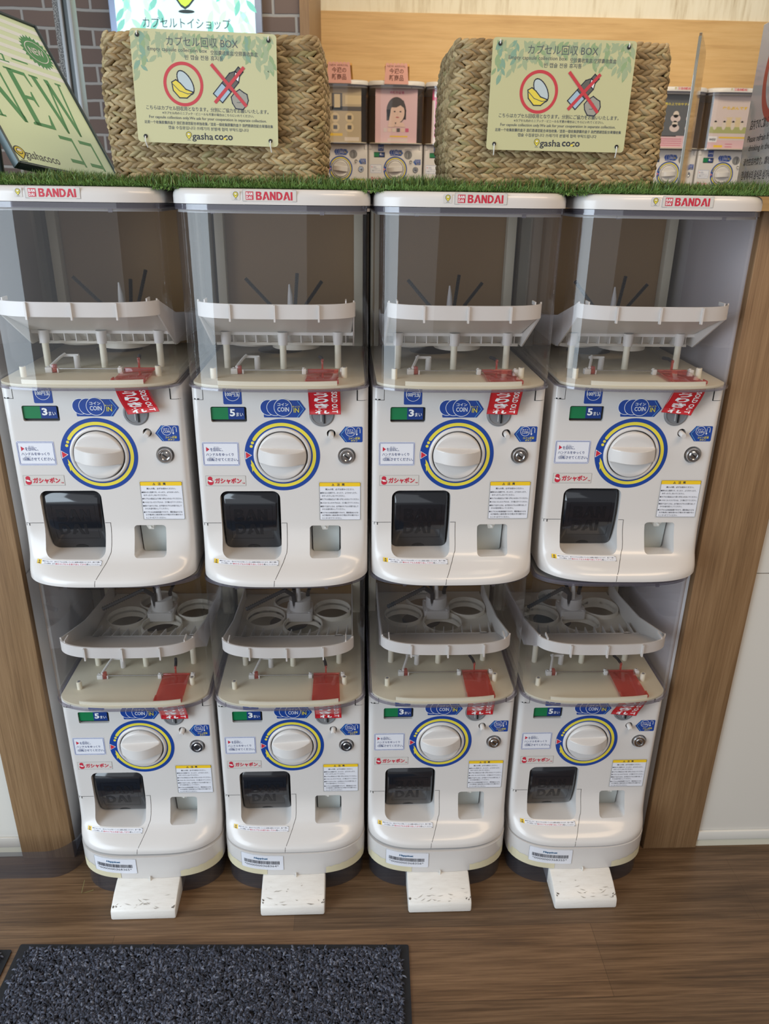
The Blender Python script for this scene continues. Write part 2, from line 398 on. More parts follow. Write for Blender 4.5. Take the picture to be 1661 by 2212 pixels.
fr = empty('window_1', (-0.735, 1.5, 0)); fr['kind'] = 'structure'
ALU = mat('aluminium', (158, 162, 166), 0.45, metal=0.3); DGLASS = mat('dark_gasket', (44, 56, 58), 0.3); SPK = mat('speckled_strip', (128, 128, 128), 0.7)
sn = bumpy(SPK, 300, 0.1); N = SPK.node_tree; N.links.new(ramp_color(SPK, sn.outputs[0], [(0.42, (70, 70, 72)), (0.55, (150, 150, 148))]).outputs[0], N.nodes['Principled BSDF'].inputs['Base Color'])
obj('speckled_strip', MB().box(-0.031, -0.0125, 0.0, 0.04, 0, 2.6), SPK, fr)
obj('frame_bar', MB().box(-0.012, -0.002, -0.012, 0.04, 0, 2.6), ALU, fr, 0.5, 0.002)
obj('gasket', MB().box(-0.0015, 0.0135, 0.0, 0.04, 0, 2.6), DGLASS, fr)
obj('frame_bar', MB().box(0.014, 0.026, -0.012, 0.04, 0, 2.6), ALU, fr, 0.5, 0.002)

# ------------------------------------------------------------------ capsule machine meshes (shared by every copy)
A, BOW, TBOW = 0.1415, 0.046, 0.063
def fcurve(a, bow, t, n=44, r=0.010):
    """front outline from left to right, t = 0 flat face, 1 bowed"""
    out = []
    for i in range(n + 1):
        th = PI - PI * i / n; c, s_ = math.cos(th), math.sin(th)
        x = a * math.copysign(abs(c) ** (2 / 3.4), c); yb_ = -bow * abs(s_) ** (2 / 1.8)
        d = abs(x) - (a - r); yf = 0.0 if d <= 0 else r - math.sqrt(max(r * r - d * d, 0))
        out.append((x, yf + (yb_ - yf) * t))
    return out
def outline(a, bow, t, yb, n=44): return [(-a, yb)] + fcurve(a, bow, t, n) + [(a, yb)]
def bow_y(x, a=A, bow=BOW):
    u = min(abs(x) / a, 1.0); return -bow * max(1 - u ** 3.4, 0) ** (1 / 1.8)
YB = 0.34
def prism(out2, z0, z1, mb=None, mi=0, inset=0.0):
    mb = mb or MB(); return mb.loft([[(x, y, z0) for x, y in out2], [(x, y, z1) for x, y in out2]], mi=mi)

# body: flat face above, flaring into the rounded tray
mb = MB(); lv = [(0.1165, 0, .0006), (0.115, 0, 0)] + [(z, 0, 0) for z in (0.06, 0.0, -0.08, -0.12)]
lv += [(-0.132, .012, 0), (-0.142, .05, 0), (-0.153, .12, 0), (-0.163, .20, 0), (-0.172, .275, 0), (-0.179, .37, 0), (-0.185, .51, 0), (-0.191, .70, 0), (-0.197, .86, 0), (-0.2015, .95, 0), (-0.205, .985, 0), (-0.2085, 1, 0), (-0.2125, 1, 0), (-0.2145, 1, .0025)]
mb.loft([[(x * (1 - ins / A), y + ins * (1 if y < 0.1 else -1), z) for x, y in outline(A, TBOW, t, YB)] for z, t, ins in lv])
body_o = link('body', finish(mesh('body', mb, [WHITE]), 0.5))
body_o.location = (0, 0, 0)
def cutter(mb): return link('cut', finish(mesh('cut', mb, WHITE), 0.5), None, (0, 0, 0))
c1 = cutter(MB().loft([[(x, -0.12, z) for x, z in rrect(-0.1080, -0.1800, -0.0060, -0.0630, 0.014)], [(x, -0.004, z) for x, z in rrect(-0.1075, -0.1795, -0.0065, -0.0635, 0.013)], [(x, 0.070, z) for x, z in rrect(-0.105, -0.1785, -0.009, -0.0640, 0.012)]]))
c2 = cutter(MB().loft([[(x, -0.10, z) for x, z in rrect(0.0415, -0.1795, 0.0958, -0.1266, 0.007)], [(x, 0.004, z) for x, z in rrect(0.0420, -0.1785, 0.0953, -0.1268, 0.006)], [(x, 0.045, z) for x, z in rrect(0.044, -0.1960, 0.0935, -0.1275, 0.006)]]))
c3 = cutter(MB().loft([[(x, -0.02, z) for x, z in rrect(-0.1125, 0.0563, -0.0550, 0.0819, 0.003)], [(x, 0.006, z) for x, z in rrect(-0.1125, 0.0563, -0.0550, 0.0819, 0.003)]]))
c4 = cutter(MB().cyl((0.1062, -0.01, -0.0014), (0, 1, 0), 0.0185, 0.017, 40, r2=0.0125))
c5 = cutter(MB().cyl((0.0808, -0.01, 0.0371), (0, 1, 0), 0.0072, 0.03, 28))
c6 = cutter(MB().cyl((0.0662, -0.01, 0.0698), (0, 1, 0), 0.0204, 0.012, 44))
boolean(body_o, [c1, c2, c3, c4, c5, c6])
BODY = body_o.data
bvh = BVHTree.FromObject(body_o, bpy.context.evaluated_depsgraph_get())
bpy.data.objects.remove(body_o)
def surf(x, z, base=0.0):
    h = bvh.ray_cast(Vector((x, -0.5, z)), Vector((0, 1, 0)))
    return h[0].y if h[0] is not None else base
def onface(x, z, l): return (x, surf(x, z) - 0.00035 - 0.00022 * l, z)
def flat_at(y): return lambda x, z, l: (x, y - 0.00022 * l, z)

MESH = {}
def keep(name, me): MESH[name] = me; return me
def km(key, mb, mats, smooth=0.6, bevel=None): return keep(key, finish(mesh(key, mb, mats), smooth, True, bevel))
def kp(key, P, fn):
    mb = MB()
    for v, f, m, l in P.it: mb.add([fn(p[0], p[1], l) for p in v], f, m)
    return keep(key, finish(mesh(key, mb, P.mats), None, False))

# canopy
def band(mb, z0, z1, o, th, mi):
    out = [outline(A + o, BOW + o, 1, YB), outline(A + o - th, BOW + o - th, 1, YB)]
    rings = [[(x, y, z0) for x, y in out[0]], [(x, y, z1) for x, y in out[0]], [(x, y, z1) for x, y in out[1]], [(x, y, z0) for x, y in out[1]], [(x, y, z0) for x, y in out[0]]]
    return mb.loft(rings, closed=False, caps=(False, False), mi=mi)
for key, top in (('canopy_upper', 0.3848), ('canopy_lower', 0.3793)):
    mb = MB()
    mb.loft([[(x, y, z) for x, y in outline(A - .001, BOW - .001, 1, YB)] for z in (0.1185, 0.2, 0.3, top - 0.010)], closed=False, caps=(False, False))
    band(mb, 0.1172, 0.1205, 0.0012, 0.004, 1); band(mb, top - 0.0075, top, 0.0005, 0.004, 1)
    for x in (-0.085, 0.07): mb.box(x, x + 0.006, bow_y(x) + 0.004, bow_y(x) + 0.008, top - 0.0125, top - 0.0075, 1)
    km(key, mb, [CLEAR, RIM], 0.7)
# lid
mb = MB(); mb.loft([[(x * k, y * k + (1 - k) * 0.1, z) for x, y in outline(A + .0015, BOW + .0015, 1, YB)] for z, k in ((0.3852, 0.985), (0.3854, 1.0), (0.3955, 1.0), (0.3995, 0.996), (0.4030, 0.984), (0.4052, 0.966), (0.4058, 0.945))])
km('lid', mb, WHITE, 0.9)
mb = MB(); prism(outline(A - .004, BOW - .004, 1, YB - .01), 0.3735, 0.3783, mb); km('canopy_ceiling', mb, mat('canopy_ceiling_grey', (150, 148, 146), 0.5), 0.6)  # closed top panel added so that no light leaks into the canopy
# canopy floor with front strip, back frame
mb = MB(); prism(outline(A - .006, BOW - .004, 1, YB - .01), 0.1205, 0.1250, mb); km('floor_plate', mb, IVORY, 0.6, 0.0008)
mb = MB(); xs = [-0.092 + 0.184 * i / 24 for i in range(25)]
mb.loft([[(x, bow_y(x) + 0.0062, 0.1251), (x, bow_y(x) + 0.0062, 0.1320), (x, bow_y(x) + 0.0092, 0.1320), (x, bow_y(x) + 0.0092, 0.1251)] for x in xs]); km('front_strip', mb, CREAM, 0.6)
km('chute_hole', MB().loft([[(-0.020 + 0.042 * math.cos(2 * PI * k / 40), 0.255 + 0.036 * math.sin(2 * PI * k / 40), z) for k in range(40)] for z in (0.1251, 0.1262)]), DARK)
km('back_panel', MB().box(-0.1365, 0.1365, 0.318, 0.324, 0.1251, 0.373), BACKB)
for i, s_ in enumerate((-1, 1)): km('back_post%d' % i, MB().box(min(s_ * 0.1365, s_ * 0.1195), max(s_ * 0.1365, s_ * 0.1195), 0.296, 0.3175, 0.1251, 0.373), IVORY, 0.5, 0.002)
mb = MB()
# hopper: bowed rim band with ribs, apron sloping down to the rear, side walls
ra, rb = 0.1205, 0.0388
o1 = fcurve(ra, rb, 1, 40); o2 = [(x * 0.975, y * 0.93) for x, y in o1]
mb.loft([[(x, y, 0.2262) for x, y in o2], [(x, y, 0.2262) for x, y in o1], [(x, y, 0.2478) for x, y in o1], [(x, y, 0.2478) for x, y in o2], [(x, y, 0.2262) for x, y in o2]], closed=False, caps=(False, False))
mb.loft([[(x, y, 0.2300) for x, y in o2], [(x * 0.97, 0.100, 0.1860) for x, y in o2], [(x * 0.97, 0.100, 0.1835) for x, y in o2], [(x, y, 0.2275) for x, y in o2]], closed=False, caps=(False, False))
for x in (-0.0665, 0.0, 0.0655): mb.box(x - 0.0013, x + 0.0013, bow_y(x, ra, rb) - 0.0050, bow_y(x, ra, rb) + 0.001, 0.2225, 0.2472)
mb.box(-0.118, 0.118, 0.098, 0.103, 0.1795, 0.1860)
for s_ in (-1, 1):
    x = s_ * 0.118
    pts = [(-0.006, 0.2262), (-0.006, 0.2505), (0.004, 0.246), (0.12, 0.212), (0.24, 0.196), (0.300, 0.196), (0.300, 0.162), (0.10, 0.162)]
    mb.loft([[(x - 0.0012, y, z) for y, z in pts], [(x + 0.0012, y, z) for y, z in pts]])
    mb.box(s_ * 0.106 - 0.001, s_ * 0.106 + 0.001, -0.020, 0.0, 0.2465, 0.2520)
for k in range(12):
    x = -0.104 + 0.208 * k / 11; d = 0.010 + 0.018 * (abs(x) / 0.104) ** 2
    mb.loft([[(x, 0.103, 0.1660), (x, 0.103, 0.1855), (x + 0.004, 0.125 + d, 0.181), (x + 0.004, 0.125 + d, 0.160)], [(x + 0.0015, 0.103, 0.1660), (x + 0.0015, 0.103, 0.1855), (x + 0.0055, 0.125 + d, 0.181), (x + 0.0055, 0.125 + d, 0.160)]])
mb.loft([[(x * 0.90, 0.104, 0.1840), (x * 0.90, 0.124 + 0.012 * (abs(x) / 0.12) ** 2, 0.164)] for x, y in [(-0.118 + 0.236 * i / 20, 0) for i in range(21)]], closed=False, caps=(False, False))
km('hopper', mb, RIBW, 0.6)
# carousel plate with four round wells
CUPS = [(-0.064, 0.205), (0.016, 0.172), (0.075, 0.236), (-0.012, 0.274)]
mb = MB().box(-0.1165, 0.1165, 0.125, 0.3165, 0.158, 0.163); pl = link('cut0', finish(mesh('carousel', mb, RIBW), 0.5), None, (0, 0, 0))
boolean(pl, [cutter(MB().cyl((x, y, 0.15), (0, 0, 1), 0.0388, 0.04, 40)) for x, y in CUPS]); cm = pl.data; bpy.data.objects.remove(pl)
mb = MB(); mb.v = [tuple(v.co) for v in cm.vertices]; mb.f = [tuple(p.vertices) for p in cm.polygons]; mb.m = [0] * len(mb.f)
for x, y in CUPS:
    def cr(r, z): return [(x + r * math.cos(2 * PI * k / 40), y + r * math.sin(2 * PI * k / 40), z) for k in range(40)]
    mb.loft([cr(0.0388, 0.148), cr(0.0388, 0.172), cr(0.0408, 0.172), cr(0.0418, 0.163), cr(0.0418, 0.148), cr(0.0388, 0.148)], caps=(False, False))
km('carousel', mb, mat('carousel_white', (224, 217, 200), 0.45), 0.6)
HUB = (0.007, 0.222)
mb = MB(); mb.loft([[(HUB[0] + x, HUB[1] + y, 0.163) for x, y in rrect(-0.027, -0.027, 0.027, 0.027, 0.006)], [(HUB[0] + x, HUB[1] + y, 0.182) for x, y in rrect(-0.027, -0.027, 0.027, 0.027, 0.006)]])
mb.cyl((HUB[0], HUB[1], 0.182), (0, 0, 1), 0.022, 0.024, 32)
for sx in (-1, 1):
    for sy in (-1, 1): mb.cyl((HUB[0] + sx * 0.021, HUB[1] + sy * 0.021, 0.182), (0, 0, 1), 0.0028, 0.0015, 12, 0)
mb.tube([(HUB[0] - .002, HUB[1] - .01, 0.206), (HUB[0] - .002, HUB[1] - .01, 0.23), (HUB[0] - .003, HUB[1] - .01, 0.2500)], [0.006, 0.0045, 0.0014], 14)
km('hub', mb, RIBW, 0.6)
def spring_mesh(key, pts, r=0.0034):
    P = [Vector(p) for p in pts]; n = 110; path = []
    for i in range(n + 1):
        t = i / n * (len(P) - 1); k = min(int(t), len(P) - 2); path.append(P[k].lerp(P[k + 1], t - k))
    km(key, MB().tube(path, [r * (1.05 if i % 2 else 0.74) for i in range(n + 1)], 10), SPRING, 1.2)
H3 = lambda x, y, z: (x - HUB[0], y - HUB[1], z)
spring_mesh('spring_a', [H3(-0.012, 0.212, 0.198), H3(-0.034, 0.212, 0.217), H3(-0.0725, 0.205, 0.2600)])
spring_mesh('spring_b', [H3(0.0125, 0.212, 0.198), H3(0.0140, 0.212, 0.217), H3(0.0190, 0.205, 0.2695)])
spring_mesh('spring_c', [H3(0.024, 0.216, 0.198), H3(0.0345, 0.215, 0.217), H3(0.0620, 0.208, 0.2560)])
spring_mesh('spring_b2', [H3(0.016, 0.212, 0.198), H3(0.022, 0.212, 0.217), H3(0.027, 0.206, 0.2560)])
spring_mesh('spring_c2', [H3(0.026, 0.212, 0.198), H3(0.036, 0.212, 0.217), H3(0.055, 0.206, 0.2720)])
spring_mesh('spring_d', [H3(-0.002, 0.207, 0.190), H3(-0.004, 0.203, 0.222), H3(-0.022, 0.200, 0.236), H3(-0.100, 0.170, 0.208)], 0.0046)
spring_mesh('spring_e', [H3(0.000, 0.213, 0.196), H3(0.000, 0.213, 0.212), H3(-0.008, 0.230, 0.234)], 0.004)
spring_mesh('spring_f', [H3(0.024, 0.230, 0.196), H3(0.024, 0.230, 0.214), H3(0.033, 0.243, 0.232)], 0.004)
for i, (x, y) in enumerate(((-0.0955, 0.095), (-0.0005, 0.090), (0.0915, 0.098))):
    mb = MB().cyl((x, y, 0.1251), (0, 0, 1), 0.0055, 0.042, 20, 0); mb.tube([(x, y, 0.1650), (x, y, 0.1860)], [0.0078, 0.0088], 20, 1)
    km('post%d' % i, mb, [CREAM, RIBW], 0.6)
for i, (x, y) in enumerate(((-0.1063, 0.0145), (0.1028, 0.0245))):
    mb = MB().cyl((x, y, 0.1251), (0, 0, 1), 0.0048, 0.0165, 18, 0); mb.cyl((x, y, 0.1416), (0, 0, 1), 0.0026, 0.0004, 12, 1)
    km('peg%d' % i, mb, [CREAM, GREY], 0.6)
mb = MB().cyl((-0.074, 0.0475, 0.1310), (1, 0, 0), 0.0012, 0.116, 10, 0)
km('rod', mb, STEEL, 0.6)
mb = MB()
for x0, x1 in ((-0.083, -0.072), (0.033, 0.0400), (0.0955, 0.103)):
    mb.box(x0, x1, 0.043, 0.053, 0.1251, 0.1340); mb.cyl(((x0 + x1) / 2 - 0.001, 0.0495, 0.1340), (0, 0, 1), 0.0022, 0.0016, 12, 1)
mb.box(-0.0645, -0.0620, 0.044, 0.051, 0.1251, 0.1325)
km('bracket', mb, [NYLON, STEEL], 0.6, 0.001)
mb = MB().tube([(-0.074, 0.0475, 0.1360), (-0.066, 0.070, 0.1450), (-0.062, 0.084, 0.1480)], 0.0024, 10); mb.box(-0.066, -0.040, 0.082, 0.087, 0.1440, 0.1478); mb.cyl((-0.044, 0.085, 0.1251), (0, 0, 1), 0.0050, 0.021, 16)
km('linkage', mb, NYLON, 0.6)
km('red_link', MB().box(-0.0715, -0.0655, 0.043, 0.052, 0.1262, 0.1385), REDC, 0.6, 0.001)
# red flap: plate lying over the front of the mechanism, upstand with a short spring
mb = MB(); y0, z0, y1, z1 = 0.0500, 0.1300, -0.0335, 0.1275
mb.loft([[(0.0425, y0, z0), (0.0925, y0, z0), (0.0925, y0, z0 + .0015), (0.0425, y0, z0 + .0015)], [(0.0425, y1, z1), (0.0945, y1, z1), (0.0945, y1, z1 + .0015), (0.0425, y1, z1 + .0015)]])
for x in (0.0425, 0.0922): mb.box(x, x + 0.0022, y1 - 0.001, y1 + 0.014, z1 + 0.0016, z1 + 0.0058)
mb.cyl((0.042, 0.0500, 0.1312), (1, 0, 0), 0.0020, 0.051, 12); mb.box(0.0650, 0.0680, 0.048, 0.053, 0.1328, 0.1460)
mb.cyl((0.0645, 0.0505, 0.1470), (1, 0, 0), 0.0027, 0.004, 14); km('coin_flap', mb, REDC, 0.6, 0.0004)
spring_mesh('flap_spring', [(0.0665, 0.053, 0.1472), (0.0645, 0.066, 0.1482), (0.061, 0.080, 0.1470)], 0.0027)
# coin slot, key lock, button, cup, door, dial
mb = MB().disc_y(0.0662, 0.0698, [(0.0196, 0.002), (0.0200, -0.0012), (0.0185, -0.0022), (0.0165, -0.0022), (0.0160, -0.0014), (0.0, -0.0014)], 44, 0)
mb.box(0.0640, 0.0660, -0.0024, -0.0008, 0.0580, 0.0765, 1); mb.box(0.0686, 0.0712, -0.0028, -0.0008, 0.0552, 0.0815, 2)
km('coin_slot', mb, [GREY, mat('light_grey', (176, 176, 176), 0.4), DARK], 0.5)
mb = MB().disc_y(0.1062, -0.0014, [(0.0120, 0.006), (0.0120, -0.0035), (0.0112, -0.0050), (0.0088, -0.0050), (0.0080, -0.0030), (0.0080, -0.0030), (0.0060, -0.0046), (0.0, -0.0048)], 40, 0)
for k in range(2):
    c_, s_ = math.cos(math.radians(-40)), math.sin(math.radians(-40))
mb.loft([[(0.1062 + c_ * a_ - s_ * b_, -0.0054, -0.0014 + s_ * a_ + c_ * b_) for a_, b_ in ((-.0042, -.0011), (.0042, -.0011), (.0042, .0011), (-.0042, .0011))], [(0.1062 + c_ * a_ - s_ * b_, -0.0040, -0.0014 + s_ * a_ + c_ * b_) for a_, b_ in ((-.0042, -.0011), (.0042, -.0011), (.0042, .0011), (-.0042, .0011))]], mi=1)
km('key_lock', mb, [CHROME, DARK], 0.5)
mb = MB().tube([(0.0808, 0.015, 0.0371), (0.0808, -0.009, 0.0350), (0.0808, -0.0112, 0.0347)], [0.0046, 0.0046, 0.0038], 20)
mb.disc_y(0.0808, 0.0371, [(0.0071, 0.0155), (0.0, 0.0155)], 24, 1); km('return_button', mb, [WHITE, DARK], 0.5)
mb = MB(); mb.loft([[(x, 0.030 + (z + 0.16) * -0.10, z) for x, z in rrect(0.0455, -0.1915, 0.0920, -0.1285, 0.005)], [(x, 0.0315 + (z + 0.16) * -0.10, z) for x, z in rrect(0.0455, -0.1915, 0.0920, -0.1285, 0.005)]])
km('cup_flap', mb, CUPG, 0.5)
mb = MB().loft([[(0.0580, 0.027, -0.1276), (0.0770, 0.027, -0.1276), (0.0725, 0.027, -0.1390), (0.0630, 0.027, -0.1390)], [(0.0605, 0.004, -0.1276), (0.0745, 0.004, -0.1276), (0.0720, 0.010, -0.1390), (0.0635, 0.010, -0.1390)]]); mb.cyl((0.0678, 0.0060, -0.1325), (0, -1, 0), 0.0020, 0.002, 14)
km('cup_latch', mb, WHITE2, 0.5)
prof = [(0.018, -0.0650), (0.009, -0.0680), (0.0035, -0.076), (0.0015, -0.090), (0.0020, -0.112), (0.0055, -0.135), (0.0115, -0.156), (0.0195, -0.1720), (0.0235, -0.1782)]
mb = MB(); rings = []
for x, k in ((-0.1045, 0.75), (-0.1035, 0.9), (-0.100, 1.0), (-0.0150, 1.0), (-0.0115, 0.9), (-0.0105, 0.75)):
    pts = [(x, 0.026 + (y - 0.026) * k, z) for y, z in prof]; rings.append(pts + [(x, 0.062, z) for y, z in reversed(prof)])
mb.loft(rings); dm = km('capsule_door', mb, SMOKE, 0.5)
dbv = BVHTree.FromPolygons([v.co for v in dm.vertices], [p.vertices for p in dm.polygons])
R2 = math.radians
def ondoor(x, z, l):
    h = dbv.ray_cast(Vector((x, -0.5, z)), Vector((0, 1, 0))); return (x, (h[0].y if h[0] else 0) - 0.0003 - 0.0002 * l, z)
P = Print(); logo_word(P, 'BAN', -0.086, -0.120, -0.028, -0.098, EMB, SMOKE, 0); logo_word(P, 'DAI', -0.086, -0.147, -0.038, -0.125, EMB, SMOKE, 0)
P.frame(-0.093, -0.156, -0.021, -0.090, 0.0004, EMB, 0); P.poly([(-0.058 + 0.011 * math.cos(R2(a)), -0.1772 + 0.0065 * math.sin(R2(a))) for a in range(0, 181, 12)], BLACK, 0)
kp('door_emboss', P.fine(4), ondoor)
# dial with grip bar
R_ = 0.0400; mb = MB(); NA = 48
def dh(x, z):
    r = min(math.hypot(x, z), R_); az = abs(z); k = max(0.0, min(1.0, (0.0135 - az) / 0.0030)); k = k * k * (3 - 2 * k)
    low = 0.0060 + 0.0065 * min(1, max(0, (az - 0.0135) / 0.02)) * (1 - (r / R_) ** 4 * 0.5)
    hi = max(0.028 * (1 - 0.78 * (x / R_) ** 2), low * 0.9)
    return (low + (hi - low) * k) * (1 - max(0, (r / R_ - 0.96) / 0.04) * 0.35)
zs = sorted(set([0.0135 - 0.003 * i / 8 for i in range(9)] + [0.0105 * i / 8 for i in range(8)] + [0.0135 + 0.02645 * (1 - (1 - i / 16) ** 2) for i in range(1, 17)])); zs = [-z for z in reversed(zs) if z > 0] + zs
rows = []
for z in zs:
    hw = math.sqrt(max(R_ ** 2 - z ** 2, 1e-8)); xs_ = [-hw * math.cos(PI * i / NA) for i in range(NA + 1)]
    rows.append([(x, 0.0, z) if i in (0, NA) else (x, -dh(x, z), z) for i, x in [(0, xs_[0]), (0, xs_[0])][:1] + [(k + 1, xx) for k, xx in enumerate(xs_[0:NA])][0:1] + [(k + 1, xx) for k, xx in enumerate(xs_) if 0 < k < NA] + [(NA - 1, xs_[NA]), (NA, xs_[NA])]])
rows = [[(p[0], 0.0, p[2]) for p in rows[0]]] + rows + [[(p[0], 0.0, p[2]) for p in rows[-1]]]
mb.loft(rows, closed=False, caps=(False, False))
km('dial', mb, WHITE, 0.9)
mb = MB(); mb.loft([[(r * math.cos(2 * PI * k / 72), y, r * math.sin(2 * PI * k / 72)) for k in range(72)] for r, y in ((0.0415, -0.0006), (0.0418, -0.0030), (0.0428, -0.0042), (0.0452, -0.0042), (0.0468, -0.0026), (0.0476, -0.0004))], caps=(False, False))
mb.loft([[(r * math.cos(2 * PI * k / 72), -0.0012, r * math.sin(2 * PI * k / 72)) for k in range(72)] for r in (0.0400, 0.0419)], caps=(False, False), mi=1)
km('dial_bezel', mb, [WHITE, DARK], 0.9)
P = Print(); P.ring(0, 0, 0.0400, 0.0620, BLUE, 0, n=120)
P.ring(0, 0, 0.0500, 0.0555, YEL, 1, -163, 149, 120)
for a in (156, 163): P.disc(0.0528 * math.cos(math.radians(a)), 0.0528 * math.sin(math.radians(a)), 0.0025, YEL, 1, 20)
P.disc(0.0528 * math.cos(math.radians(149)), 0.0528 * math.sin(math.radians(149)), 0.00275, YEL, 1.3, 20)
def pol(r, a): return (r * math.cos(math.radians(a)), r * math.sin(math.radians(a)))
P.poly([pol(0.0528, -172), pol(0.0585, -150), pol(0.0545, -153), pol(0.0500, -163)], YEL, 1.4)
P.poly([(-0.0610, -0.0070), (-0.0500, 0.0), (-0.0610, 0.0070)], PWHITE, 1); P.poly([(-0.0600, -0.0056), (-0.0515, 0.0), (-0.0600, 0.0056)], RED, 2)
kp('dial_ring', P, flat_at(-0.0003))

# stickers of the face
P = Print(); bx = FB(352, 148, 508, 297); P.rect(*bx, BLUE, 0, 0.002); cx, cz = FX(431), FZ(213); P.ring(cx, cz, 0.0112, 0.0118, PWHITE, 1); P.text('100円玉', FX(374), FZ(234), FX(488), FZ(200), PWHITE, 1, 0.02)
P.text('えんだま', FX(440), FZ(196), FX(484), FZ(189), PWHITE, 1)
kp('price_sticker', P, onface)
def counter(d):
    P = Print(); P.rect(-0.1125, 0.0563, -0.0550, 0.0819, DARK, 0); P.rect(FX(238), FZ(424), FX(384), FZ(326), GREEN, 4); P.rect(FX(384), FZ(424), FX(522), FZ(326), DBLUE, 4)
    P.text(d, FX(398), FZ(398), FX(444), FZ(338), PWHITE, 5, 0.035); P.text('まい', FX(452), FZ(398), FX(512), FZ(366), PWHITE, 5, 0.01)
    mb = MB()
    for v, f, m, l in P.it: mb.add([(p[0], 0.0057 - 0.0008 * l, p[1]) for p in v], f, m)
    keep('counter' + d, finish(mesh('counter', mb, P.mats), None, False))
counter('3'); counter('5'); counter('4')
P = Print(); Q = lambda *a: [(FX(x), FZ(y)) for x, y in a]
P.rect(FX(688), FZ(403), FX(978), FZ(264), BLUE, 0, 0.0015); P.poly(Q((960, 264), (990, 264), (1040, 333), (985, 403), (960, 403)), BLUE, 0.3)
P.line(Q((972, 268), (1022, 334), (968, 401)), 0.0006, LBLUE, 1.2)
for i, (x, r) in enumerate(((728, 65), (786, 67), (853, 73))):
    P.disc(FX(x), FZ(322), r * 0.000203, PWHITE, 1 + i); P.disc(FX(x), FZ(322), (r - 4) * 0.000203, BLUE, 1.5 + i)
P.text('コイン', FX(808), FZ(308), FX(898), FZ(284), PWHITE, 4, 0.02); P.text('COIN', FX(806), FZ(354), FX(902), FZ(318), PWHITE, 4, 0.01)
P.text('ゆっくり', FX(931), FZ(320), FX(990), FZ(306), YEL, 4, 0.02); P.text('IN', FX(940), FZ(361), FX(984), FZ(324), YEL, 4, 0.01)
kp('coin_arrow_sticker', P, onface)
P = Print(); P.poly(Q((1312, 545), (1365, 479), (1503, 479), (1510, 488), (1510, 606), (1503, 613), (1365, 613)), BLUE, 0); P.line(Q((1378, 482), (1328, 545), (1376, 609)), 0.0006, LBLUE, 1)
P.ring(FX(1408), FZ(521), 0.0076, 0.0082, PWHITE, 1); P.text('コイン', FX(1380), FZ(515), FX(1434), FZ(500), PWHITE, 1, 0.02); P.text('COIN', FX(1380), FZ(541), FX(1436), FZ(519), PWHITE, 1)
hook = [(FX(1489), FZ(532))] + [(FX(1475) + 0.0027 * math.cos(math.radians(a)), FZ(502) + 0.0027 * math.sin(math.radians(a))) for a in range(0, 181, 20)] + [(FX(1461), FZ(545))]
P.line(hook, 0.0008, PWHITE, 1); P.poly([(FX(1452), FZ(540)), (FX(1471), FZ(540)), (FX(1461), FZ(555))], PWHITE, 1)
P.text('コイン返却', FX(1392), FZ(589), FX(1487), FZ(570), YEL, 1, 0.02); P.text('ボタン', FX(1412), FZ(607), FX(1468), FZ(592), YEL, 1, 0.02); P.text('へんきゃく', FX(1448), FZ(569), FX(1486), FZ(563), YEL, 1)
kp('return_sticker', P, onface)
P = Print(); x0, z0, x1, z1 = -0.1309, -0.0187, -0.0704, 0.0230; wd, ht = x1 - x0, z1 - z0
U = lambda a, b_, c_, d_: (x0 + a * wd, z0 + b_ * ht, x0 + c_ * wd, z0 + d_ * ht)
P.rect(*U(0, 0, 1, 1), PPALE, 0, 0.002); P.frame(*U(0.012, 0.02, .988, .98), 0.0005, BLUE, 1, 0.002); P.frame(*U(0.035, 0.055, .965, .945), 0.0005, BLUE, 1, 0.0015)
a_ = U(.11, .60, .20, .79); P.poly([(a_[0], a_[1]), (a_[2], (a_[1] + a_[3]) / 2), (a_[0], a_[3])], RED, 1)
P.text('を目印に、', *U(.22, .61, .56, .76), INKB, 1, 0.01); P.text('めじるし', *U(.32, .77, .46, .81), INKB, 1); P.text('ハンドルをゆっくり', *U(.10, .42, .84, .54), INKB, 1, 0.01)
P.text('1回転させてください。', *U(.12, .20, .95, .34), INKB, 1, 0.01); P.text('かいてん', *U(.18, .35, .34, .39), INKB, 1)
kp('instruction_sticker', P, onface)
P = Print(); P.rect(-0.1290, -0.0538, -0.0626, -0.0357, STICK, 0); P.frame(-0.1290, -0.0538, -0.0626, -0.0357, 0.0003, GREY, 0.5, 0.0003)
P.disc(-0.1215, -0.0410, 0.0038, LOGOR, 1); P.disc(-0.1210, -0.0475, 0.0050, LOGOR, 1); P.disc(-0.1222, -0.0444, 0.0029, PWHITE, 2, 24, 0.0010); P.disc(-0.1205, -0.0459, 0.0032, PWHITE, 2, 24, 0.0010); P.disc(-0.1198, -0.0437, 0.0006, LOGOR, 3, 10)
P.text('ガシャポン', -0.1140, -0.0500, -0.0695, -0.0398, LOGOR, 1, 0.045); P.text('TM', -0.0688, -0.0500, -0.0645, -0.0480, LOGOR, 1, 0.02)
kp('brand_sticker', P, onface)
P = Print(); x0, z0, x1, z1 = 0.0582, -0.1176, 0.1304, -0.0455; wd, ht = x1 - x0, z1 - z0
P.rect(*U(0, 0, 1, 1), STICK, 0); P.rect(*U(.02, .02, .98, .97), PPALE, 1, 0.002); P.rect(*U(.02, .87, .98, .97), YEL2, 2, 0.0015); P.frame(*U(.02, .02, .98, .97), 0.0004, INK, 3, 0.002)
a_ = U(.31, .885, .37, .945); P.poly([(a_[0], a_[1]), (a_[2], a_[1]), ((a_[0] + a_[2]) / 2, a_[3])], INK, 3); a_ = U(.328, .893, .352, .925); P.poly([(a_[0], a_[1]), (a_[2], a_[1]), ((a_[0] + a_[2]) / 2, a_[3])], YEL2, 4)
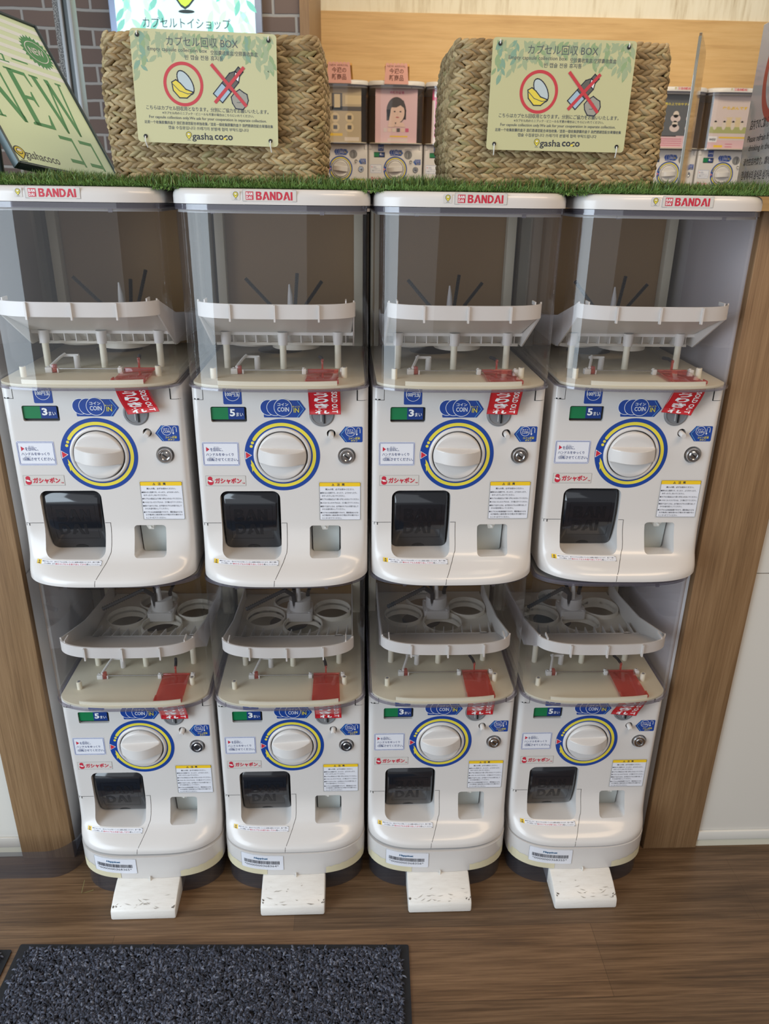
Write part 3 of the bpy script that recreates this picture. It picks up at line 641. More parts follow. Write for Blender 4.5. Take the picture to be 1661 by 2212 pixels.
P.text('注  意', *U(.43, .88, .61, .95), INK, 3, 0.02)
for t, a, b_, c_ in (('購入の際、必ずお読みください。', .16, .83, .775), ('●倒れると危険です。のったり、よりかかったり、', .04, .90, .685), ('ゆすったりしないでください。', .08, .62, .61), ('●カプセル取出口より奥へ手を入れないでください。', .04, .95, .525), ('●いらなくなったカプセルは、ゴミ箱に捨ててください。', .04, .95, .435), ('●続けて出すときは、必ず前のカプセルを取り出して', .04, .93, .345), ('からお金を投入してください。', .08, .62, .275), ('●カプセルは包装容器ですので、開封後は小さな', .04, .93, .185), ('お子様(特に3歳未満のお子様)の手の届かない', .08, .94, .115), ('ところへ捨ててください。', .08, .54, .045)):
    P.text(t, *U(a, c_, b_, c_ + .045), INK, 3, 0.005)
kp('caution_sticker', P, onface)
P = Print(); x0, z0, x1, z1 = -0.1235, -0.1866, -0.0090, -0.1804; wd, ht = x1 - x0, z1 - z0
P.rect(*U(0, 0, 1, 1), STICK, 0, 0, 12, 10); P.rect(*U(.015, .07, .985, .93), PPALE, 1, 0, 12, 10); P.frame(*U(.015, .07, .985, .93), 0.0004, INK, 2, 0.0005); P.rect(*U(.015, .07, .085, .93), YEL2, 2, 0, 2, 8)
P.text('注', *U(.03, .36, .07, .58), INK, 3, 0.02); P.text('意', *U(.03, .10, .07, .33), INK, 3, 0.02); a_ = U(.03, .62, .07, .88); P.poly([(a_[0], a_[1]), (a_[2], a_[1]), ((a_[0] + a_[2]) / 2, a_[3])], INK, 3)
P.text('●取り出し口に、前のカプセルが残っていると故障の原因となります。続けて購入', *U(.10, .55, .965, .80), INK, 2, 0.005); P.text('される際は、必ず', *U(.125, .18, .30, .42), INK, 2, 0.005)
P.text('前のカプセルを取り出してから', *U(.305, .17, .76, .44), RED, 2, 0.015); P.text('購入してください。', *U(.765, .18, .965, .42), INK, 2, 0.005)
kp('notice_strip', P, onface)
# panel joints of the shell
P = Print()
def seam(pts, t=0.0007):
    q = []
    for (ax, az), (bx_, bz) in zip(pts[:-1], pts[1:]):
        n = max(2, int(math.hypot(bx_ - ax, bz - az) / 0.003))
        q += [(ax + (bx_ - ax) * i / n, az + (bz - az) * i / n) for i in range(n)]
    P.line(q + [pts[-1]], t, DARK, 0)
seam([(-0.1395, -0.1215), (-0.1085, -0.1215)]); P.rect(-0.1375, -0.1262, -0.1310, -0.1213, DARK, 0); kp('panel_seam0', P, onface)
P = Print(); seam([(-0.0055, -0.1220), (0.0032, -0.1220), (0.0034, -0.1600), (0.0026, -0.1700), (-0.0030, -0.1830), (-0.0120, -0.1965), (-0.0160, -0.2030), (-0.0168, -0.2125)]); kp('panel_seam1', P, onface)
P = Print(); seam([(-0.1335, 0.114), (-0.1230, 0.114), (-0.1230, 0.0935), (-0.1390, 0.0935)]); P.rect(-0.1375, 0.0933, -0.1350, 0.0955, DARK, 0); P.rect(-0.1325, 0.0933, -0.1290, 0.0955, DARK, 0); kp('panel_seam2', P, onface)
P = Print(); seam([(0.1230, 0.114), (0.1230, 0.0930), (0.1390, 0.0930)]); P.rect(0.1230, 0.0930, 0.1245, 0.1100, DARK, 0); kp('panel_seam3', P, onface)
# sold-out tag
def tag_mesh(key, lean, curl, length=0.0455):
    P = Print(); W_ = 0.0505
    P.rect(0, -length, W_, 0.004, TAGR, 0, 0, 8, 16); P.frame(0, -length, W_, 0.004, 0.0008, mat('tag_edge', (150, 40, 50), 0.3), 0.5, 0.0005)
    hs = length / 4.0
    for i, ch in enumerate('うりきれ'): P.text(ch, 0.009, -0.0035 - (i + 1) * 0.0102, 0.032, -0.0047 - i * 0.0102, PWHITE, 1, 0.035)
    P.text('SOLD OUT', 0.0365, -0.0430, 0.0460, -0.003, PWHITE, 1, 0.025, rot=90)
    def fn(x, v, l):
        k = max(0, -v) / length; a = curl * k * k
        y = -0.0080 - a * 0.016 - 0.00022 * l - 0.003 * math.sin(PI * x / W_) * (1 - k); z = 0.1168 + v * (1 - 0.06 * abs(curl)) + 0.003 * curl * k ** 3
        return (0.0458 + x + lean * k * k, y - 0.020 * (1 - min(1, k * 1.2)), z + lean * 0.22 * (x - W_ / 2) / W_ * k * 2)
    mb = MB()
    for vv, f, m, l in P.it: mb.add([fn(p[0], p[1], l) for p in vv], f, m)
    keep(key, finish(mesh('sold_out_tag', mb, P.mats), 0.8, False))
tag_mesh('tag_straight', 0.001, 0.25); tag_mesh('tag_right', 0.012, 0.5); tag_mesh('tag_left', -0.012, 0.5); tag_mesh('tag_slight', -0.003, 0.35)
# lid stickers
def lid_print(off):
    P = Print(); zc = 0.3968; k = 1.0
    def rr(x0, x1, z0, z1, m, l): P.rect(off + x0, zc + z0, off + x1, zc + z1, m, l, 0, 10, 1)
    rr(-0.0580, -0.0465, -0.0058, 0.0062, STICK, 0); pin(P, off - 0.0522, zc + 0.0052, 0.0100, 1)
    rr(-0.0425, 0.0325, -0.0072, 0.0078, STICK, 0); P.frame(off - 0.0425, zc - 0.0072, off + 0.0325, zc + 0.0078, 0.0003, GREY, 0.5, 0.0003)
    rr(-0.0382, -0.0276, -0.0053, 0.0055, LOGOR, 1); logo_word(P, 'BAN', off - 0.0374, zc + 0.0006, off - 0.0284, zc + 0.0044, PWHITE, LOGOR, 2); logo_word(P, 'DAI', off - 0.0374, zc - 0.0043, off - 0.0296, zc - 0.0005, PWHITE, LOGOR, 2)
    logo_word(P, 'BANDAI', off - 0.0240, zc - 0.0053, off + 0.0270, zc + 0.0055, LOGOR, STICK, 1)
    return P
def onlid(x, z, l): return (x, bow_y(x, A + .0015, BOW + .0015) - 0.0004 - 0.00022 * l, z)

# ------------------------------------------------------------------ placing the machines
def machine(name, x, y, dz, yaw, label, group, digit, lid=None, tagk=None, top='upper', springs=(), dial=0, full=True, z_extra=0):
    t = tag(empty(name, (x, y, Z0 + dz - 0.2145), yaw), label, 'capsule toy machine', group)
    def p(n, key=None, par=t, loc=(0, 0, 0.2145), rot=0):
        o = link(n, MESH[key or n], par, loc)
        if rot: o.rotation_euler = (0, rot, 0)
        return o
    body = link('body', BODY, t, (0, 0, 0.2145)); [p('panel_seam', 'panel_seam%d' % q_, body, (0, 0, 0)) for q_ in range(4)]
    p('clear_canopy', 'canopy_' + top); p('canopy_ceiling')
    if lid is not None:
        ld = p('lid'); ls = lid_print(lid).build('lid_sticker', ld, onlid, (0, 0, 0))
    for n in ('floor_plate', 'back_panel'): p(n)
    if full:
        p('front_strip'); p('chute_hole'); p('back_post', 'back_post0'); p('back_post', 'back_post1')
        p('hopper'); c = p('carousel'); h = p('hub')
        for k in springs:
            o = link('spring', MESH[k], h, (HUB[0], HUB[1], 0))
        for i in range(3): p('support_post', 'post%d' % i)
        for i in range(2): p('peg', 'peg%d' % i)
        for n in ('rod', 'linkage', 'red_link'): p({'rod': 'linkage_rod', 'linkage': 'linkage_arm', 'red_link': 'red_lever'}[n], n)
        p('rod_bracket', 'bracket'); fl = p('coin_flap'); p('flap_spring', par=fl, loc=(0, 0, 0))
        tg = p('sold_out_tag', tagk); tg['label'] = 'red sold out tag'
    p('coin_slot'); p('key_lock'); p('return_button'); p('coin_cup_flap', 'cup_flap'); p('coin_cup_latch', 'cup_latch')
    d = p('capsule_door'); p('embossed_logo', 'door_emboss', d, (0, 0, 0))
    p('dial_ring'); p('dial_bezel'); p('dial', rot=dial)
    p('coin_counter', 'counter' + digit)
    for n in ('price_sticker', 'coin_arrow_sticker', 'return_sticker', 'instruction_sticker', 'brand_sticker', 'caution_sticker', 'notice_strip'): p(n)
    return t
R = math.radians
GU, GL = 'upper row of empty capsule machines', 'lower row of empty capsule machines'
SPA = ('spring_a', 'spring_b', 'spring_c'); SPB = ('spring_a', 'spring_b2', 'spring_c2'); SPL = ('spring_d', 'spring_e', 'spring_f')
H_ = 0.5997
machine('capsule_machine', -0.2990, 0.0037, 0, 0.0102, 'white capsule machine in the upper row, leftmost of the four, counter showing 3', GU, '3', 0.0045, 'tag_right', 'upper', SPB, R(4))
machine('capsule_machine', 0.0, 0.0, 0, 0.0, 'white capsule machine in the upper row, second from the left pillar, counter showing 5', GU, '5', 0.0055, 'tag_straight', 'upper', SPA, R(2))
machine('capsule_machine', 0.29, 0.0023, 0, 0.0100, 'white capsule machine in the upper row, third from the left pillar, counter showing 3', GU, '3', 0.0130, 'tag_slight', 'upper', SPA, R(2))
machine('capsule_machine', 0.5882, 0.0097, 0, -0.0185, 'white capsule machine in the upper row beside the right pillar, counter showing 5', GU, '5', 0.0180, 'tag_left', 'upper', SPA, R(0))
machine('capsule_machine', -0.2936, 0.006, -H_ + 0.0036, 0.0, 'white capsule machine in the lower row beside the left pillar, counter showing 5', GL, '5', None, 'tag_straight', 'lower', SPL, R(-3))
machine('capsule_machine', -0.0034, 0.0064, -H_, 0.001, 'white capsule machine in the lower row, second from the left, counter showing 3', GL, '3', None, 'tag_straight', 'lower', SPL, R(-5))
machine('capsule_machine', 0.2876, 0.005, -H_ + 0.004, 0.0, 'white capsule machine in the lower row, third from the left, counter showing 3', GL, '3', None, 'tag_straight', 'lower', SPL, R(-4))
machine('capsule_machine', 0.5802, 0.0053, -H_, -0.0028, 'white capsule machine in the lower row beside the right pillar, counter showing 5', GL, '5', None, 'tag_left', 'lower', SPL, R(-2))

# ------------------------------------------------------------------ stands under the lower machines
def foot_dz(v):
    y = -0.0645 - 0.054 * v; zz = -0.2722 - (0.0078 * (-y - 0.0645) / 0.0275 if y > -0.092 else 0.0078 + 0.0125 * (-y - 0.092) / 0.0265)
    return zz - (-0.2722 - 0.0203 * v)
def base_y(x): return bow_y(x, 0.1425, 0.0645)
def stand(x, y, dz, num, label):
    t = tag(empty('machine_stand', (x, y, 0)), label, 'machine stand', 'stands under the lower machines')
    off = (0, 0, Z0 - 0.5997); zt = -0.2160; fl = -(Z0 - 0.5997)
    mb = MB(); mb.loft([[(px * k, py * k, z) for px, py in outline(0.1425, 0.0645, 1, YB)] for z, k in ((zt, 1), (-0.2430, 1), (-0.2695, 0.997), (-0.2715, 0.985))])
    ring_ = obj('base_ring', mb, WHITE, t, 0.6, None, True, off)
    for pts in ([(-0.1400, -0.2470), (-0.100, -0.2500), (-0.0540, -0.2540), (-0.0520, -0.2700), (-0.1400, -0.2700)], [(0.0640, -0.2545), (0.100, -0.2510), (0.1400, -0.2470), (0.1400, -0.2700), (0.0650, -0.2700)]):
        P = Print(); xa, xb = pts[0][0], pts[2][0]; n = 14
        top = lambda u: pts[0][1] + (pts[1][1] - pts[0][1]) * min(1, 2 * u) + (pts[2][1] - pts[1][1]) * max(0, 2 * u - 1)
        vs = []
        for i in range(n + 1):
            u = i / n; xx = xa + (xb - xa) * u; vs += [(xx, -0.2698), (xx, top(u) + 0.0012 * math.sin(i * 2.3 + x * 50))]
        P.it.append((vs, [(2 * i, 2 * i + 2, 2 * i + 3, 2 * i + 1) for i in range(n)], P.mi(mat('yellowed_patch', (214, 206, 176), 0.5)), 0))
        o = P.build('worn_patch', ring_, lambda px, pz, l: (px, base_y(px) - 0.0004, pz), (0, 0, 0)); o['label'] = 'yellowed worn patch along the lower edge'
    P = Print(); P.rect(-0.106, -0.2565, -0.0205, -0.2195, PPALE, 1, 0, 10, 1); P.frame(-0.106, -0.2565, -0.0205, -0.2195, 0.0003, GREY, 2, 0.001)
    P.text('Happinet', -0.0800, -0.2310, -0.0520, -0.2250, mat('print_teal', (24, 92, 134), 0.4), 2, 0.04, skew=0.15)
    rnd = random.Random(int(num)); xx = -0.1000
    while xx < -0.0290:
        wd = rnd.choice((0.0005, 0.0007, 0.0012)); P.rect(xx, -0.2420, xx + wd, -0.2335, INK, 2); xx += wd + rnd.choice((0.0005, 0.0008))
    P.text('*0000000' + num + '*', -0.0995, -0.2490, -0.0305, -0.2440, INK, 2)
    P.build('barcode_label', ring_, lambda px, pz, l: (px, base_y(px) - 0.0004 - 0.0002 * l, pz), (0, 0, 0))
    obj('plastic_skirt', MB().loft([[(px, py, z) for px, py in outline(0.1390, 0.0605, 1, YB)] for z in (-0.2718, fl + 0.0004)], closed=False, caps=(False, False)), SKIRT, t, 0.8, None, True, off)
    mb = MB(); prof = [(-0.020, -0.2560), (-0.060, -0.2600), (-0.092, -0.2772), (-0.1185, -0.2920), (-0.1215, -0.2965), (-0.1235, fl + 0.0003), (-0.020, fl + 0.0003)]
    prof = [(py, min(pz, -0.2722)) if py > -0.055 else (py, min(pz, -0.2722)) for py, pz in prof]
    prof = [(-0.020, -0.2722), (-0.0645, -0.2722), (-0.092, -0.2800), (-0.1185, -0.2925), (-0.1215, -0.2965), (-0.1235, fl + 0.0003), (-0.020, fl + 0.0003)]
    mb.loft([[(s_ * wx, py, pz) for py, pz in prof] for s_, wx in ((-1, 0.0635), (1, 0.0625))])
    fp = obj('foot_plate', mb, SCUFF, t, 0.5, 0.004, True, off)
    P = Print(); rn = random.Random(int(num) + 5)
    for k in range(16):
        x0 = rn.uniform(-0.056, 0.05); v0 = 1 - abs(rn.gauss(0, .22)); v0 = min(max(v0, .1), .97); a = rn.gauss(0, .25); L = rn.uniform(.003, .016) * (1 if v0 > .5 else .4)
        x1 = min(max(x0 + L * math.cos(a), -0.058), 0.058); v1 = min(max(v0 + L * math.sin(a) / 0.045, .05), .98)
        P.it.append(([(x0, v0), (x1, v1), ((x0 + x1) / 2, (v0 + v1) / 2 + rn.uniform(.008, .03))], [(0, 1, 2)], P.mi(mat('scuff_grey', (164, 158, 150), 0.7)), 0))
    for sx in (-1, 1):
        for k in range(3): x0 = sx * rn.uniform(.050, .060); v0 = rn.uniform(.8, .97); P.it.append(([(x0, v0), (x0 + sx * .004, v0 - .04), (x0 + sx * .002, v0 + .03)], [(0, 1, 2)], P.mi(mat('scuff_dark', (96, 90, 84), 0.7)), 0))
    P.build('scuff_mark', fp, lambda px, v, l: (px, -0.0645 - 0.054 * v - 0.0003, -0.2722 - 0.0203 * v + 0.0006 - 0.0028 * max(0, abs(v - .5093) - 0) * 0 + (0.0 if v > .5093 else 0.0) + foot_dz(v)), (0, 0, 0))
    obj('cable_clip', MB().box(0.0028, 0.0048, -0.0690, -0.0650, -0.2790, -0.2640), WHITE2, t, 0.5, 0.0006, True, off)
    for cx in (-0.095, 0.095):
        for cy in (0.02, 0.26):
            mb = MB().cyl((cx - 0.009, cy, fl + 0.0165), (1, 0, 0), 0.0160, 0.018, 24); mb.box(cx - 0.014, cx + 0.014, cy - 0.010, cy + 0.012, fl + 0.030, -0.2720)
            obj('caster', mb, BLACK, t, 0.5, None, True, off)
    return t
SCUFF = bpy.data.materials.new('scuffed_white'); SCUFF.use_nodes = True; N = SCUFF.node_tree; b = N.nodes['Principled BSDF']
tc = node(SCUFF, 'ShaderNodeTexCoord'); mp = node(SCUFF, 'ShaderNodeMapping'); mp.inputs['Scale'].default_value = (12, 70, 70); mp.inputs['Rotation'].default_value = (0, 0, 0.4)
n1 = node(SCUFF, 'ShaderNodeTexNoise'); n1.inputs['Scale'].default_value = 3.0; n1.inputs['Detail'].default_value = 8; n1.inputs['Roughness'].default_value = 0.75
N.links.new(tc.outputs['Object'], mp.inputs[0]); N.links.new(mp.outputs[0], n1.inputs['Vector'])
rp = ramp_color(SCUFF, n1.outputs[0], [(0.30, (96, 90, 84)), (0.345, (222, 218, 212)), (0.6, (230, 227, 222))])
N.links.new(rp.outputs[0], b.inputs['Base Color']); b.inputs['Roughness'].default_value = 0.35
for x, y, num, lab in ((-0.2936, 0.006, '368365', 'white machine stand with foot plate, nearest the left pillar, barcode ending 365'), (-0.0034, 0.0064, '368364', 'white machine stand with foot plate behind the dark mat, barcode ending 364'),
                       (0.2876, 0.005, '368356', 'white machine stand with scuffed foot plate, barcode ending 356'), (0.5802, 0.0053, '368355', 'white machine stand with scratched foot plate near the right pillar, barcode ending 355')):
    stand(x, y, 0, num, lab)
mb = MB(); cv = [(-1.30, -0.010)] + [(-0.70, -0.011)] + [(-0.514 + 0.062 * math.sin(R(a)), 0.050 - 0.062 * math.cos(R(a))) for a in range(0, 91, 9)] + [(-0.452, 0.20)]
mb.loft([[(px, py, z) for px, py in cv] for z in (0.0, 0.072)], closed=False, caps=(False, False))
tag(obj('floor_skirt', mb, SKIRT, None, 0.8, None, True, (0, 0, 0.0005)), 'smoky clear plastic skirt standing on the floor before the left wooden pillar', 'plastic skirt')

# ------------------------------------------------------------------ artificial turf on top of the machines
TURFB = mat('turf_backing', (52, 62, 34), 0.9)
TURF = bpy.data.materials.new('turf_blade'); TURF.use_nodes = True; N = TURF.node_tree; b = N.nodes['Principled BSDF']
ge = node(TURF, 'ShaderNodeNewGeometry'); rp = ramp_color(TURF, ge.outputs['Random Per Island'], [(0.0, (58, 84, 36)), (0.45, (88, 118, 54)), (0.8, (116, 146, 76)), (1.0, (140, 138, 82))])
N.links.new(rp.outputs[0], b.inputs['Base Color']); b.inputs['Roughness'].default_value = 0.5
TURF2 = bpy.data.materials.new('turf_fringe'); TURF2.use_nodes = True; N = TURF2.node_tree; b = N.nodes['Principled BSDF']
ge = node(TURF2, 'ShaderNodeNewGeometry'); rp = ramp_color(TURF2, ge.outputs['Random Per Island'], [(0.0, (98, 136, 66)), (1.0, (160, 194, 116))])
N.links.new(rp.outputs[0], b.inputs['Base Color']); b.inputs['Roughness'].default_value = 0.5
tz = 0.4062
turf = obj('turf_mat', MB().box(-0.80, 1.05, -0.012, 0.345, tz, tz + 0.002), TURFB)
tag(turf, 'green artificial turf mat laid along the tops of the upper machines', 'artificial turf')
rnd = random.Random(3); mb = MB()
def blade(mb, x, y, z, h, lx, ly, wd, mi, down=0):
    a = rnd.random() * PI; wx, wy = math.cos(a) * wd, math.sin(a) * wd
    p1 = (x + lx * .35, y + ly * .35, z + h * .6); p2 = (x + lx, y + ly, z + h)
    mb.add([(x - wx, y - wy, z), (x + wx, y + wy, z), (p1[0] + wx * .8, p1[1] + wy * .8, p1[2]), (p1[0] - wx * .8, p1[1] - wy * .8, p1[2]), p2], [(0, 1, 2, 3), (3, 2, 4)], mi)
for i in range(26000):
    y = -0.012 + 0.35 * rnd.random() ** 2.2; x = rnd.uniform(-0.80, 1.05); h = rnd.uniform(0.010, 0.0205) * (1 + 0.15 * math.sin(x * 37))
    blade(mb, x, y, tz + .0015, h, rnd.gauss(0.001, 0.0065), rnd.gauss(-0.001, 0.004), rnd.uniform(0.0005, 0.0009), 0)
for i in range(8000):
    x = rnd.uniform(-0.80, 1.05); gap = min(abs(x - g) for g in (-0.150, 0.145, 0.440)); dn = rnd.uniform(-0.001, 0.0095) - (0.005 if gap < 0.02 else 0)
    blade(mb, x, -0.0115, tz + rnd.uniform(0, .002), dn, rnd.gauss(0.0, 0.003), -rnd.uniform(0.003, 0.011), rnd.uniform(0.0006, 0.0011), 1)
bl = obj('grass_blades', mb, [TURF, TURF2], turf, None, None, False, (0, 0, 0)); bl['kind'] = 'stuff'

# ------------------------------------------------------------------ woven baskets with their signs
SEA = bpy.data.materials.new('seagrass'); SEA.use_nodes = True; N = SEA.node_tree; b = N.nodes['Principled BSDF']
ge = node(SEA, 'ShaderNodeNewGeometry'); rp = ramp_color(SEA, ge.outputs['Random Per Island'], [(0.0, (118, 97, 64)), (0.5, (158, 135, 96)), (0.85, (178, 158, 118)), (1.0, (136, 126, 84))])
tc = node(SEA, 'ShaderNodeTexCoord'); n1 = node(SEA, 'ShaderNodeTexNoise'); n1.inputs['Scale'].default_value = 260; n1.inputs['Detail'].default_value = 4
mp = node(SEA, 'ShaderNodeMapping'); mp.inputs['Scale'].default_value = (0.35, 0.35, 2.2); N.links.new(tc.outputs['Object'], mp.inputs[0]); N.links.new(mp.outputs[0], n1.inputs['Vector'])
mm = node(SEA, 'ShaderNodeMixRGB', blend_type='OVERLAY'); mm.inputs[0].default_value = 0.45; N.links.new(rp.outputs[0], mm.inputs[1]); N.links.new(n1.outputs[0], mm.inputs[2]); N.links.new(mm.outputs[0], b.inputs['Base Color'])
b.inputs['Roughness'].default_value = 0.6; bp = node(SEA, 'ShaderNodeBump'); bp.inputs['Strength'].default_value = 0.5; bp.inputs['Distance'].default_value = 0.001; N.links.new(n1.outputs[0], bp.inputs['Height']); N.links.new(bp.outputs[0], b.inputs['Normal'])
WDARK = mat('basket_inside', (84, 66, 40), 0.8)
def lump(mb, c, d, nrm, L, r1, r2, mi=0):
    d = d.normalized(); n = nrm.normalized(); s = d.cross(n); rings = []
    for t, k in ((-1, .15), (-.72, .62), (-.2, 1.0), (.3, .95), (.75, .55), (1, .10)):
        rings.append([c + d * (t * L / 2) + (n * math.cos(2 * PI * i / 8) * r2 + s * math.sin(2 * PI * i / 8) * r1) * k for i in range(8)])
    mb.loft(rings, mi=mi)
def basket(loc, W_, D_, Hh, rz, label, seed):
    rn = random.Random(seed)
    t = tag(empty('wicker_basket', loc, rz), label, 'basket', 'woven baskets for empty capsules')
    per = []; rc = 0.018
    pts = rrect(0, 0, W_, D_, rc, 5); pts.append(pts[0]); segs = []; tot = 0
    for a_, b_ in zip(pts[:-1], pts[1:]):
        l = math.hypot(b_[0] - a_[0], b_[1] - a_[1]); segs.append((tot, l, a_, b_)); tot += l
    def at(s):
        s %= tot
        for s0, l, a_, b_ in segs:
            if s <= s0 + l + 1e-9:
                u = (s - s0) / max(l, 1e-9); d = Vector((b_[0] - a_[0], b_[1] - a_[1], 0)).normalized(); return Vector((a_[0] + (b_[0] - a_[0]) * u, a_[1] + (b_[1] - a_[1]) * u, 0)), d, Vector((d.y, -d.x, 0))
    mb = MB(); nrow = 26; rh = (Hh - 0.006) / nrow; nl = int(tot / 0.0105)
    for j in range(nrow):
        z = rh * (j + .5); sg = 1 if j % 2 else -1
        for i in range(nl):
            p, d, n = at((i + (0.5 if j % 2 else 0) + rn.uniform(-.12, .12)) * tot / nl)
            fl = 0.006 * math.sin(PI * z / Hh)
            dd = d + Vector((0, 0, sg * rn.uniform(0.34, 0.52)))
            lump(mb, p + n * (fl + rn.uniform(-.001, .0015)) + Vector((0, 0, z + rn.uniform(-.001, .001) + 0.002)), dd, n - dd * n.dot(dd) + Vector((0, 0, 0.0)), rn.uniform(0.020, 0.026), rh * rn.uniform(.50, .64), rn.uniform(.0036, .0052))
    obj('woven_wall', mb, SEA, t, 1.2, None, False, (0, 0, 0))
    mb = MB(); nr = int(tot / 0.011)
    for i in range(nr):
        p, d, n = at(i * tot / nr); lump(mb, p + Vector((0, 0, Hh - 0.002 + rn.uniform(-.001, .001))), d + Vector((0, 0, .5)) - n * .2, n, 0.020, 0.0042, 0.0042)
    obj('rim', mb, SEA, t, 1.2, None, False, (0, 0, 0))
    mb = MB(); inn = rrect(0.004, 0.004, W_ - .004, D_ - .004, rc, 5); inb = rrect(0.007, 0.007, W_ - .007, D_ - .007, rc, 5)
    mb.loft([[(x, y, 0.001) for x, y in inn], [(x, y, Hh - .006) for x, y in inn], [(x, y, Hh - .006) for x, y in inb], [(x, y, 0.008) for x, y in inb]]); obj('lining', mb, WDARK, t, 0.6, None, True, (0, 0, 0))  # dark inner box added to block the view through the strands
    return t
basket((-0.2255, 0.016, Z0 + 0.4088), 0.293, 0.19, 0.190, -0.02, 'wicker basket on the turf at the left, partly hiding the lit shop sign', 5)
basket((0.2625, 0.006, Z0 + 0.4088), 0.298, 0.20, 0.190, 0.0, 'wicker basket on the turf at the right, beside the clear acrylic plate', 9)

SGN = mat('sign_cream', (196, 194, 150), 0.22, coat=0.5); SGT = mat('sign_grey_text', (86, 92, 96), 0.4); LEAFA = mat('leaf_print_pale', (160, 174, 140), 0.3); LEAFB = mat('leaf_print_mid', (132, 164, 142), 0.3); LEAFC = mat('leaf_print_green', (146, 168, 126), 0.3)
SRED = mat('sign_red', (196, 66, 74), 0.3); CAPB = mat('sign_pale_blue', (186, 200, 204), 0.3); CAPY = mat('sign_capsule_yellow', (226, 206, 80), 0.3); BOTT = mat('sign_bottle_grey', (100, 98, 92), 0.3); BALL = mat('sign_ball_grey', (158, 156, 146), 0.3); LBL = mat('sign_label_blue', (164, 188, 206), 0.3)
def leaf(P, x, z, L, wd, a, m, l):
    ca, sa = math.cos(a), math.sin(a); pts = [(0, 0), (.25, .8), (.55, 1.0), (.8, .6), (1, 0), (.8, -.6), (.55, -1.0), (.25, -.8)]
    P.poly([(x + ca * u * L - sa * v * wd, z + sa * u * L + ca * v * wd) for u, v in pts], m, l)
def garlands(P, W_, Hh, rn, n, drop, L, ms, l=0.6):
    for k in range(n):
        x = W_ * (k + rn.uniform(.2, .8)) / n; edge = abs(x / W_ - .5) * 2; ln = Hh * drop * (0.35 + 0.65 * edge ** 1.5) * rn.uniform(.75, 1.1); z = Hh; m = rn.choice(ms)
        while z > Hh - ln:
            sgn = rn.choice((-1, 1)); LL = L * rn.uniform(.7, 1.2)
            xe = min(max(x + sgn * LL * .45, LL * .5), W_ - LL * .5); zz = min(z, Hh - 0.003)
            if zz - LL * 0.8 > 0: leaf(P, min(max(x, LL * .6), W_ - LL * .6), zz, LL, LL * .2, -PI / 2 + sgn * rn.uniform(.25, .95), m, l + rn.random() * .3)
            z -= L * .45
